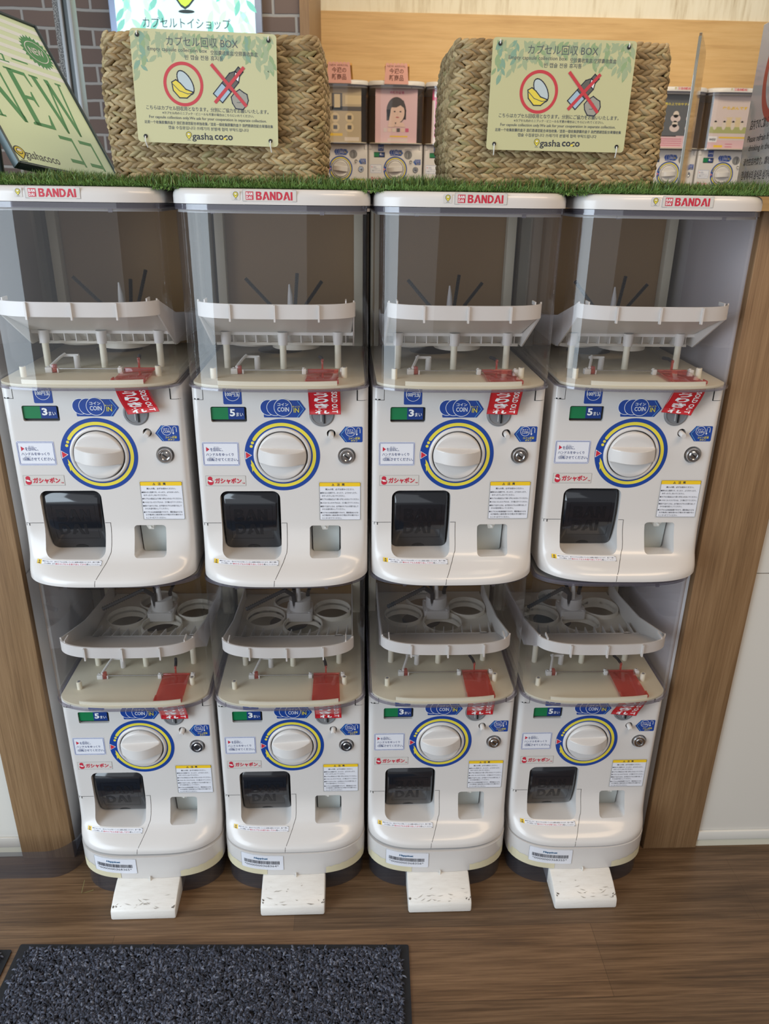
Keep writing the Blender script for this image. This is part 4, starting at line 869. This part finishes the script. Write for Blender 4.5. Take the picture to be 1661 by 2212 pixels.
def sign_face(W_, Hh, seed):
    P = Print(); rn = random.Random(seed); q = lambda a, b_, c_, d_: (a * W_, b_ * Hh, c_ * W_, d_ * Hh)
    P.poly(rrect(0, 0, W_, Hh, 0.005, 5), SGN, 0)
    garlands(P, W_, Hh, rn, 26, .36, 0.0135, [LEAFA, LEAFA, LEAFB, LEAFC])
    P.text('カプセル回収 BOX', *q(.245, .862, .735, .945), SGT, 2, 0.0); P.text('Empty capsule collection box', *q(.115, .805, .52, .848), SGT, 2, 0.0); P.text('空胶囊收集盒/空膠囊收集盒', *q(.545, .800, .87, .840), SGT, 2, 0.0); P.text('빈 캡슐 전용 휴지통', *q(.365, .750, .63, .792), SGT, 2, 0.005)
    cx, cz = .345 * W_, .535 * Hh; P.ring(cx, cz, 0.0228, 0.0268, SRED, 2)
    def blob(pts, m, l, t=0.0013):
        P.poly(pts, m, l); P.line(pts + [pts[0]], t, INK, l + .7)
    blob([(cx + 0.003 + 0.0125 * math.cos(R(a)) * .82 - 0.004 * math.sin(R(a)), cz + 0.002 + 0.0145 * math.sin(R(a)) * .95 - .003 * math.cos(R(a))) for a in range(0, 360, 15)], CAPB, 2)
    blob([(cx - 0.0155, cz + 0.002), (cx - 0.0140, cz - 0.008), (cx - 0.006, cz - 0.0165), (cx + 0.004, cz - 0.0165), (cx + 0.011, cz - 0.011), (cx + 0.0125, cz - 0.009), (cx + 0.003, cz - 0.006), (cx - 0.004, cz + 0.001), (cx - 0.010, cz + 0.005)], CAPY, 3)
    P.line([(cx - 0.0145, cz), (cx - 0.006, cz - 0.008), (cx + 0.005, cz - 0.0115), (cx + 0.012, cz - 0.0105)], 0.0009, SGT, 4)
    bx, bz = .665 * W_, .555 * Hh; a = R(48); ca, sa = math.cos(a), math.sin(a); T = lambda u, v: (bx + ca * u - sa * v, bz + sa * u + ca * v)
    blob([T(-.024, -.008), T(.010, -.008), T(.017, -.004), T(.017, .004), T(.010, .008), T(-.024, .008)], BOTT, 2); blob([T(-.024, -.008), T(-.006, -.008), T(-.006, .008), T(-.024, .008)], LBL, 3); blob([T(.010, -.008), T(.017, -.004), T(.017, .004), T(.010, .000)], PWHITE, 3); blob([T(.017, -.0042), T(.024, -.0042), T(.024, .0042), T(.017, .0042)], BOTT, 3)
    ox, oz = .735 * W_, .415 * Hh; blob([(ox + 0.0115 * k * math.cos(R(a_)), oz + 0.012 * k * math.sin(R(a_))) for a_, k in ((0, 1), (35, 1.05), (60, .92), (90, 1.08), (130, .95), (165, 1.05), (200, .95), (240, 1.02), (290, 1.0), (330, .95))], BALL, 2); P.line([(ox - .005, oz + .004), (ox + .001, oz + .004), (ox + .004, oz), (ox, oz - .003), (ox - .004, oz - .003)], 0.0007, SGT, 3)
    P.line([(bx - 0.022, bz + 0.021), (bx + 0.021, bz - 0.025)], 0.0042, SRED, 5); P.line([(bx + 0.019, bz + 0.019), (bx - 0.019, bz - 0.022)], 0.0042, SRED, 5.5)
    for t, b_ in (('こちらはカプセル回収用となります。分別にご協力をお願いいたします。', (.075, .298, .935, .338)), ('※カプセル内のミニブック・ビニールも不要の場合はこちらにいれてください。', (.185, .262, .83, .288)), ('For capsule collection only.We ask for your cooperation in separate collection.', (.09, .214, .92, .248)), ('这是一个收集胶囊的盒子 我们恳请您配合单独收集／這是一個收集膠囊的盒子 我們懇請您配合單獨收集', (.055, .172, .965, .202)), ('캡슐 수집용입니다 쓰레기의 분별에 협력 부탁드립니다', (.22, .128, .79, .160))):
        P.text(t, *q(*b_), SGT, 2, 0.008)
    pin(P, .362 * W_, .112 * Hh, 0.0110, 2); P.text('gasha', *q(.385, .022, .535, .105), INK, 2, 0.012); P.text('coco', *q(.545, .045, .675, .092), INK, 2, 0.02)
    P.disc(.618 * W_, .058 * Hh, 0.0021, CAPY, 3, 20, 0.0014)
    return P
def col_sign(bl, br, tr, tl, y0, y1, label, seed):
    ux = Vector((br[0] - bl[0], 0, br[1] - bl[1])); W_ = ux.length; ux.normalize(); uz = Vector((tl[0] - bl[0], y1 - y0, tl[1] - bl[1])); Hh = uz.length; uz.normalize()
    n = ux.cross(uz).normalized(); uz = n.cross(ux)
    t = tag(empty('collection_sign', (bl[0], y0, bl[1] + Z0)), label, 'sign', 'capsule collection signs')
    m = Matrix((ux, -n, uz)).transposed().to_4x4(); m.translation = t.location; t.matrix_world = m       # local x right, z up, y away
    rr = rrect(0, 0, W_, Hh, 0.005, 5); obj('board', MB().loft([[(x, 0.0, z) for x, z in rr], [(x, 0.0012, z) for x, z in rr]]), SGN, t, 0.5, None, True, (0, 0, 0))
    sign_face(W_, Hh, seed).build('printed_face', t, lambda x, z, l: (x, -0.0002 - 0.00012 * l, z))
    for x, z in ((.05, .945), (.945, .945), (.055, .055), (.945, .055)):
        o = obj('eyelet', MB().disc_y(x * W_, z * Hh, [(0.0026, 0.0), (0.0026, -0.0012), (0.0, -0.0012)], 20), DARK, t, 0.5, None, True, (0, 0, 0))
        dz = 0.007 if z > .5 else -0.014
        obj('cable_tie', MB().tube([(x * W_, -0.0018, z * Hh), (x * W_, -0.0030, z * Hh + dz * .45), (x * W_ + .001, 0.004, z * Hh + dz)], 0.0009, 8), NYLON, t, 0.8, None, True, (0, 0, 0))
    return t
col_sign((-0.1815, 0.4642), (0.0122, 0.4603), (0.0167, 0.5971), (-0.1778, 0.6005), -0.0145, -0.0165, 'cream capsule collection sign tied to the left wicker basket', 2)
col_sign((0.3063, 0.4620), (0.5042, 0.4610), (0.5036, 0.5980), (0.3062, 0.5999), -0.0145, -0.0165, 'cream capsule collection sign tied to the right wicker basket', 4)

# ------------------------------------------------------------------ clear plate and notice standing on the turf
t = tag(empty('acrylic_plate', (0.599, 0.004, Z0 + 0.4084), -0.43), 'clear acrylic plate seen edge-on beside the right wicker basket', 'acrylic plate')
sp_ = [(0.0, 0.0)] + [(0.0, 0.201)] + [(0.006 - 0.006 * math.cos(R(a)), 0.201 + 0.006 * math.sin(R(a))) for a in (30, 60, 90)] + [(0.185, 0.212), (0.215, 0.209), (0.222, 0.200), (0.222, 0.0)]
obj('plate', MB().loft([[(-0.0018, y, z) for y, z in sp_], [(0.0018, y, z) for y, z in sp_]]), [ACRY], t, 0.5, None, True, (0, 0, 0))
obj('edge', MB().box(-0.0021, 0.0021, -0.0012, -0.0002, 0.004, 0.202), ACRYE, t, 0.5, 0.0004, True, (0, 0, 0))
obj('foot', MB().box(0.002, 0.035, 0.0, 0.222, 0.0, 0.0030), ACRY, t, 0.5, None, True, (0, 0, 0))

t = tag(empty('acrylic_notice', (0.8017, 0.25, Z0 + 0.4084), R(-98)), 'clear acrylic notice with a red ring standing on the turf above the right pillar', 'notice')
obj('plate', MB().box(0, 0.24, 0, 0.003, 0, 0.262), ACRY, t, 0.5, 0.0006, True, (0, 0, 0))
P = Print(); P.rect(0.001, 0.001, 0.239, 0.261, clear('frosted_film', (205, 205, 205), haze=0.82, haze_col=(206, 208, 212), f0=0.02), 0); P.ring(0.120, 0.180, 0.056, 0.072, mat('notice_red', (190, 70, 62), 0.3), 1)
for s_, b_ in (('店内でのご飲食はご遠慮ください。', (.022, .102, .218, .118)), ('Please refrain from eating and', (.020, .080, .216, .093)), ('drinking in the store.', (.034, .066, .180, .078)), ('请勿在店内饮食。請勿在店內飲食。', (.020, .046, .218, .058)), ('점내에서의 음식은 삼가해 주십시오.', (.020, .024, .218, .038))):
    P.text(s_, *b_, INK, 1, 0.01)
P.build('printed_face', t, lambda x, z, l: (x, -0.0003 - 0.0002 * l, z), (0, 0, 0))
obj('foot', MB().box(0, 0.24, 0.003, 0.05, 0, 0.003), ACRY, t, 0.5, None, True, (0, 0, 0))

# ------------------------------------------------------------------ leaning NEW board behind the machines
bh = Vector((0.4982, 0.8562, -0.1368)).normalized(); bu = Vector((-0.4833, 0.4052, 0.7760)); bu = (bu - bh * bu.dot(bh)).normalized(); bnn = bh.cross(bu)
BO = Vector((-0.3113, 0.30, 0.4374 + Z0))
t = tag(empty('new_board', BO), 'tilted pale green NEW poster board leaning behind the machines at the far left', 'poster board')
m = Matrix((bh, -bnn, bu)).transposed().to_4x4(); m.translation = BO; t.matrix_world = m
BW, BT, BBt = 0.207, 0.296, -0.034
POST = mat('poster_pale_green', (230, 250, 212), 0.25, coat=0.4); STR1 = mat('poster_stripe_white', (244, 252, 250), 0.3); NGRN = mat('poster_green', (92, 158, 104), 0.35)
obj('board', MB().box(-BW, 0.0, 0.0, 0.006, BBt, BT), mat('board_grey', (90, 98, 98), 0.5), t, 0.5, None, True, (0, 0, 0))
mb = MB(); w_ = 0.005
mb.box(-BW - w_, -BW, -0.004, 0.010, BBt - w_, BT + w_); mb.box(0, w_, -0.004, 0.010, BBt - w_, BT + w_); mb.box(-BW, 0, -0.004, 0.010, BT, BT + w_); mb.box(-BW, 0, -0.004, 0.010, BBt - w_, BBt)
obj('frame', mb, mat('board_frame', (70, 82, 84), 0.35, metal=0.4), t, 0.5, 0.001, True, (0, 0, 0))
P = Print(); P.rect(-BW, BBt, 0, BT, POST, 0)
for k in range(6): z = BT - 0.010 - k * 0.020; P.rect(-BW, z - 0.009, 0, z, STR1, 0.5)
P.poly([(-0.030 + (0.031 if i % 2 else 0.026) * math.cos(2 * PI * i / 48), 0.232 + (0.036 if i % 2 else 0.030) * math.sin(2 * PI * i / 48)) for i in range(48)], NGRN, 1)
P.ring(-0.030, 0.232, 0.0210, 0.0225, PWHITE, 2); P.text('NEW', -0.045, 0.225, -0.015, 0.240, PWHITE, 2, 0.01)
P.text('ニュー', -0.180, 0.182, -0.068, 0.203, NGRN, 1, 0.0)
def serif(P, polys, x0, z0, sx, sz, m, l):
    for pg in polys: P.poly([(x0 + a * sx, z0 + b_ * sz) for a, b_ in pg], m, l)
x0, z0, sx, sz = -0.196, 0.055, 0.062, 0.114
sN = [[(.10, 0), (.10, 1), (.16, 1), (.16, 0)], [(.02, 0), (.02, .03), (.24, .03), (.24, 0)], [(0, .97), (0, 1), (.30, 1), (.88, .1), (.88, 0), (.78, 0), (.16, .92)], [(.80, 0), (.80, 1), (.86, 1), (.86, 0)], [(.70, .97), (.70, 1), (.96, 1), (.96, .97)]]
sE = [[(.08, 0), (.08, 1), (.24, 1), (.24, 0)], [(0, .97), (0, 1), (.66, 1), (.70, .76), (.66, .76), (.60, .94), (.24, .94), (.24, .97)], [(.24, .48), (.24, .54), (.46, .54), (.50, .64), (.54, .64), (.54, .38), (.50, .38), (.46, .48)], [(0, 0), (0, .03), (.08, .06), (.60, .06), (.70, .26), (.74, .26), (.70, 0)]]
sW = [[(.06, 1), (.22, 1), (.40, .22), (.40, 0), (.33, 0)], [(.33, 0), (.40, 0), (.64, .92), (.58, .92)], [(.54, 1), (.70, 1), (.86, .2), (.86, 0), (.80, 0)], [(.80, 0), (.86, 0), (1.10, .98), (1.04, .98)], [(0, .97), (0, 1), (.32, 1), (.32, .97)], [(.96, .97), (.96, 1), (1.18, 1), (1.18, .97)]]
serif(P, sN, x0, z0, sx, sz, NGRN, 1); serif(P, sE, x0 + 0.066, z0, sx, sz, NGRN, 1.2); serif(P, sW, x0 + 0.115, z0, sx * 0.9, sz, NGRN, 1.4)
pin(P, -0.194, -0.002, 0.028, 1); P.text('gashacoco', -0.186, -0.027, -0.120, -0.006, SGT, 1, 0.005)
P.text('ココ', -0.090, -0.014, -0.020, 0.045, NGRN, 1, 0.0)
P.build('printed_poster', t, lambda x, z, l: (x, -0.0006 - 0.0003 * l, z), (0, 0, 0))
mi = t.matrix_world.inverted(); turf_z = Z0 + 0.4084
for a_ in (-BW + .05, -0.05):
    p0 = t.matrix_world @ Vector((a_, 0.012, 0.16)); p1 = Vector((p0.x - 0.015, p0.y + 0.03, turf_z)); obj('leg', MB().tube([mi @ p0, mi @ p1], 0.006, 10), mat('easel_grey', (96, 104, 104), 0.4, metal=0.5), t, 0.8, None, True, (0, 0, 0))
# ------------------------------------------------------------------ lit shop sign on the brick wall
t = tag(empty('lit_shop_sign', (-0.495, 2.19, Z0 + 0.665)), 'backlit pale blue shop sign with leaf print on the brick wall', 'lit sign')
LITE = mat('lit_panel', (206, 240, 246), 0.3, emit=0.85)
obj('light_box', MB().box(-0.280, 0.280, -0.035, 0.0, 0.0, 0.80), mat('sign_box_silver', (150, 166, 196), 0.35, metal=0.3), t, 0.5, 0.003, True, (0, 0, 0))
P = Print(); P.rect(-0.256, 0.02, 0.256, 0.78, LITE, 0); L1, L2, L3 = (mat('lit_leaf_a', (170, 226, 200), 0.4, emit=0.7), mat('lit_leaf_b', (126, 204, 190), 0.4, emit=0.6), mat('lit_leaf_c', (196, 234, 208), 0.4, emit=0.75))
rn = random.Random(11)
for k in range(11):
    x = -0.250 + 0.50 * k / 10; edge = abs(k - 5) / 5; z = 0.76
    while z > 0.76 - 0.66 * (0.45 + 0.55 * edge):
        sgn = rn.choice((-1, 1)); leaf(P, min(max(x, -0.225), 0.225), z, 0.055, 0.010, -PI / 2 + sgn * rn.uniform(.3, .8), rn.choice((L1, L2, L3)), 0.5); z -= 0.034
P.text('カプセルトイショップ', -0.160, 0.291, 0.164, 0.325, mat('lit_text', (60, 92, 96), 0.5), 2, 0.0)
dp = [(0.004 + 0.075 * math.cos(R(a)), 0.465 + 0.085 * math.sin(R(a))) for a in range(-25, 206, 11)] + [(-0.014, 0.368), (0.000, 0.360), (0.014, 0.368)]
P.poly([(0.004 + (x - 0.004) * 1.10, 0.468 + (z - 0.468) * 1.08) for x, z in dp], mat('lit_outline', (66, 84, 90), 0.5), 2); P.poly(dp, mat('lit_lime', (196, 232, 80), 0.4, emit=0.7), 2.5); P.disc(0.004, 0.345, 0.030, MATS['lit_outline'], 2, 30, 0.006); P.disc(0.004, 0.485, 0.045, LITE, 3)
P.build('lit_face', t, lambda x, z, l: (x, -0.0355 - 0.0004 * l, z), (0, 0, 0))

# ------------------------------------------------------------------ back row: machines on a cabinet, with poster cards and paper toppers
cab = obj('display_cabinet', MB().box(-0.11, 2.5, 3.195, 3.545, FZ0, 0.513 - 0.2150), mat('cabinet_white', (206, 202, 194), 0.5), None, 0.5, 0.003)
tag(cab, 'long low white cabinet carrying the machines at the back of the shop', 'cabinet')
GB = 'stocked machines at the back of the shop'
labs = ['white capsule machine at the back with a beige poster, beside the left basket', 'white capsule machine at the back with a pale pink portrait poster', 'white capsule machine at the back with a magenta poster, beside the right basket', 'white capsule machine at the back with a dark poster, right of the right basket', 'white capsule machine at the back with a pale 400 yen poster']
posters = []
PB = {k: mat('poster_' + k, c, 0.4) for k, c in dict(beige=(196, 178, 140), dark=(84, 78, 72), tan=(226, 206, 160), pink=(226, 190, 192), rose=(206, 80, 120), magenta=(208, 72, 122), night=(92, 96, 98), cream=(226, 214, 196), skin=(232, 200, 180), hair=(52, 42, 38), grass=(176, 180, 110), pale=(222, 206, 198), lips=(190, 96, 96), blush=(222, 186, 168)).items()}
def poster(i):
    P = Print(); R4 = lambda a, b_, c_, d_, m, l=1: P.rect(-0.107 + .214 * a, 0.124 + .250 * b_, -0.107 + .214 * c_, 0.124 + .250 * d_, PB.get(m, m) if isinstance(m, str) else m, l)
    X = lambda a: -0.107 + .214 * a
    Zz = lambda b_: 0.124 + .250 * b_
    if i == 0:
        R4(0, 0, 1, 1, 'beige', 0); R4(.0, .58, 1, .66, 'dark'); R4(.30, .60, .55, .90, 'dark'); R4(.36, .64, .50, .88, 'tan', 2); R4(.62, .70, 1, .86, 'tan'); R4(.0, .70, .2, .8, 'dark')
        for r_ in (.42, .24):
            for c_ in (.12, .38, .72): P.disc(X(c_), Zz(r_ + .04), 0.022, PB['tan'], 1); P.rect(X(c_) - .010, Zz(r_ + .04) - .009, X(c_) + .010, Zz(r_ + .04) + .009, PB['dark'], 2)
        R4(.0, .12, .55, .17, YEL2); R4(.60, .03, .95, .10, 'cream')
    elif i == 1:
        R4(0, 0, 1, 1, 'pink', 0); P.text('最新作登場', X(.34), Zz(.90), X(.68), Zz(.955), PB['rose'], 2, 0.02)
        P.disc(X(.50), Zz(.60), 0.050, PB['hair'], 1, 40, 0.062); P.rect(X(.27), Zz(.42), X(.40), Zz(.62), PB['hair'], 1); P.rect(X(.62), Zz(.44), X(.735), Zz(.62), PB['hair'], 1)
        P.disc(X(.53), Zz(.565), 0.036, PB['skin'], 2, 40, 0.046); P.poly([(X(.36), Zz(.66)), (X(.40), Zz(.80)), (X(.55), Zz(.83)), (X(.68), Zz(.78)), (X(.70), Zz(.64)), (X(.60), Zz(.70)), (X(.50), Zz(.66))], PB['hair'], 3)
        for ex in (.46, .60): P.disc(X(ex), Zz(.585), 0.0052, PB['hair'], 4, 16, 0.0030)
        P.line([(X(.53), Zz(.56)), (X(.52), Zz(.525)), (X(.54), Zz(.52))], 0.0010, PB['blush'], 4); P.disc(X(.53), Zz(.48), 0.009, PB['lips'], 4, 20, 0.0028)
        P.poly([(X(.30), Zz(.30)), (X(.36), Zz(.56)), (X(.42), Zz(.58)), (X(.46), Zz(.52)), (X(.48), Zz(.30))], PB['skin'], 5); P.poly([(X(.46), Zz(.31)), (X(.52), Zz(.40)), (X(.68), Zz(.38)), (X(.72), Zz(.30))], PB['skin'], 5)
        for k in range(6): P.rect(X(.20 + .105 * k), Zz(.21), X(.28 + .105 * k), Zz(.28), PB[('pale', 'skin', 'cream', 'dark', 'skin', 'rose')[k]], 2)
        R4(.35, .115, .78, .14, YEL2); R4(.30, .03, .78, .09, 'pale')
    elif i == 2:
        R4(0, 0, 1, 1, 'magenta', 0); R4(.0, .0, .9, .12, 'pale'); R4(.04, .86, .30, .96, PWHITE); P.disc(X(.25), Zz(.36), 0.03, PB['dark'], 1); P.disc(X(.30), Zz(.60), 0.03, PB['pale'], 1); P.rect(X(.0), Zz(.12), X(.06), Zz(.8), PB['pale'], 1)
    elif i == 3:
        R4(0, 0, 1, 1, 'night', 0); P.text('雲の上でおやすみ', X(.17), Zz(.80), X(.80), Zz(.85), YEL, 1, 0.02); R4(0, .0, .78, .235, 'pink'); R4(0, .22, .55, .235, YEL2)
        for r_ in (.56, .38):
            for c_ in (.10, .48, .86): P.disc(X(c_), Zz(r_), 0.026, PB['pale'], 1, 24, 0.018); P.disc(X(c_), Zz(r_ + .075), 0.015, PB['cream'], 1, 24, 0.016)
        for k in range(4): R4(.05, .05 + .04 * k, .70, .06 + .04 * k, 'rose', 2)
    else:
        R4(0, 0, 1, 1, 'pale', 0); P.text('ならぶんです', X(.24), Zz(.74), X(.86), Zz(.80), YEL2, 1, 0.05); R4(0, .30, 1, .42, 'grass'); R4(.3, .42, .75, .60, 'tan', .5); R4(0, 0, 1, .17, 'pink')
        for c_ in (.12, .34, .56, .78): P.disc(X(c_), Zz(.45), 0.011, PB['cream'], 2, 20, 0.022); P.disc(X(c_), Zz(.55), 0.012, PB['pale'], 2, 20, 0.012)
        R4(.0, .13, .22, .24, PWHITE, 2); P.text('¥400', X(.03), Zz(.155), X(.19), Zz(.205), INK, 3, 0.02); R4(.26, .205, 1, .235, YEL2, 2); R4(.16, .03, .38, .075, YEL2, 2)
        for k in range(2): R4(.44, .04 + .05 * k, .62, .05 + .05 * k, 'rose', 2)
    return P
PL = ['beige poster card inside the back machine beside the left basket', 'pale pink portrait poster card inside a back machine', 'magenta poster card inside the back machine left of the right basket', 'dark poster card with yellow lettering inside the back machine right of the basket', 'pale 400 yen poster card inside the back machine behind the acrylic notice']
for i, (px, dg_) in enumerate(((0.063, '4'), (0.349, '4'), (0.640, '4'), (1.806, '4'), (2.097, '4'))):
    x_, y_, yw = px, 3.15, 0.0
    machine('capsule_machine', x_, y_ + 0.05, 0.513, yw, labs[i], GB, dg_, 0.012, None, 'upper', (), R(-4 if i else 6), full=False)
    c_, s_ = math.cos(yw), math.sin(yw)
    k = poster(i); o = k.build('poster_card', None, lambda x, z, l: (x, -0.0010 - 0.0004 * l, z - 0.124), (x_ - s_ * -0.010, y_ + 0.05 - c_ * 0.006, Z0 + 0.513 + 0.124)); o.rotation_euler = (0, 0, yw)
    nb = MB().box(-0.107, 0.107, -0.0008, 0.0004, 0, 0.250)       # card stock behind the print
    bmj = bmesh.new(); bmj.from_mesh(o.data); tmp = mesh('tmp', nb, PWHITE); bmj.from_mesh(tmp); bmj.to_mesh(o.data); bmj.free(); bpy.data.meshes.remove(tmp)
    tag(o, PL[i], 'poster card', 'poster cards in the back machines')
    if i < 2:
        t = tag(empty('paper_topper', (x_ + (-0.005 if i else -0.004) , y_ + 0.05, Z0 + 0.513 + 0.4062), yw), ['pink new arrivals paper topper on the back machine beside the left basket', 'pink new arrivals paper topper on the back machine with the portrait poster'][i], 'paper topper', 'pink paper toppers at the back')
        PINKP = mat('topper_pink', (214, 160, 150), 0.6); ORP = mat('topper_orange', (206, 150, 74), 0.6); BRN = mat('topper_text', (122, 76, 66), 0.6)
        sc = [(-0.060, -0.018)] + [(-0.054 + 0.018 * kk + 0.009 * (1 - math.cos(R(a))), 0.066 + 0.009 * math.sin(R(a))) for kk in range(6) for a in (0, 45, 90, 135)] + [(0.054, 0.066), (0.061, -0.018)]
        obj('front_leaf', MB().loft([[(x, -0.0520, z) for x, z in sc], [(x, -0.0512, z) for x, z in sc]]), PINKP, t, 0.5, None, True, (0, 0, 0))
        obj('folded_strip', MB().loft([[(-0.058, -0.0510, 0.060), (0.062, -0.0510, 0.060), (0.064, -0.0480, 0.070), (-0.056, -0.0480, 0.070)], [(-0.052, 0.03, 0.004), (0.070, 0.03, 0.004), (0.071, 0.034, 0.0045), (-0.052, 0.034, 0.0045)]]), ORP, t, 0.5, None, True, (0, 0, 0))
        P = Print(); P.text('NEW ARRIVAL', -0.046, 0.055, 0.046, 0.064, BRN, 1, 0.0); P.text('今週の', -0.036, 0.027, 0.036, 0.051, BRN, 1, 0.02); P.text('新商品', -0.036, -0.004, 0.036, 0.023, BRN, 1, 0.02)
        P.build('printed_text', t, lambda x, z, l: (x, -0.0522 - 0.0004 * l, z), (0, 0, 0))

# ------------------------------------------------------------------ dust-control mats
MATB = mat('mat_rubber', (24, 26, 32), 0.7); bumpy(MATB, 500, 0.3)
PILE = bpy.data.materials.new('mat_pile'); PILE.use_nodes = True; N = PILE.node_tree; b = N.nodes['Principled BSDF']
ge = node(PILE, 'ShaderNodeNewGeometry'); rp = ramp_color(PILE, ge.outputs['Random Per Island'], [(0.0, (30, 33, 43)), (0.5, (58, 62, 76)), (0.85, (84, 88, 104)), (1.0, (116, 120, 134))])
N.links.new(rp.outputs[0], b.inputs['Base Color']); b.inputs['Roughness'].default_value = 0.85
def floor_mat(x0, x1, y0, y1, rz, label, vis, n, seed):
    rn = random.Random(seed)
    o = obj('floor_mat', MB().loft([[(x, y, 0.0004) for x, y in rrect(x0, y0, x1, y1, 0.004)], [(x, y, 0.003) for x, y in rrect(x0, y0, x1, y1, 0.004)]]), MATB, None, 0.5, None, True, (0, 0, 0)); o.rotation_euler = (0, 0, rz)
    tag(o, label, 'floor mat'); mb = MB(); a0, a1, b0, b1 = vis
    for i in range(n):
        x = rn.uniform(max(x0 + .016, a0), min(x1 - .016, a1)); y = rn.uniform(max(y0 + .016, b0), min(y1 - .012, b1)); h = rn.uniform(.003, .0075); a = rn.uniform(0, 2 * PI); l = rn.uniform(.003, .0075); r = rn.uniform(.0012, .0021)
        cx, cy = math.cos(a), math.sin(a); P_ = [(x, y, .0028), (x + cx * l * .4, y + cy * l * .4, .003 + h * .8), (x + cx * l, y + cy * l, .003 + h), (x + cx * l * 1.5, y + cy * l * 1.5, .003 + h * .55)]
        mb.tube(P_, [r, r * 1.1, r, r * .5], 4)
    pl_ = obj('pile', mb, PILE, o, 1.5, None, False, (0, 0, 0)); pl_['kind'] = 'stuff'
    return o
floor_mat(-0.505, 0.2255, -1.05, -0.1815, -0.031, 'charcoal blue dust mat with black rubber border before the stands', (-0.52, 0.24, -0.42, -0.1), 16000, 1)
floor_mat(-1.15, -0.518, -1.05, -0.1870, -0.020, 'dust mat cut off by the left edge beside the larger mat', (-0.68, -0.5, -0.36, -0.1), 2500, 2)
# fallen strand
o = obj('grass_strand', MB().tube([(-0.4330, -0.030, 0.012), (-0.4338, -0.052, 0.0012), (-0.4250, -0.050, 0.0008), (-0.4120, -0.045, 0.0012)], 0.0006, 6), mat('dry_grass', (126, 120, 74), 0.7), None, 0.8, None, True, (0, 0, 0)); tag(o, 'dry bent grass strand on the floor beside the leftmost stand', 'grass strand')
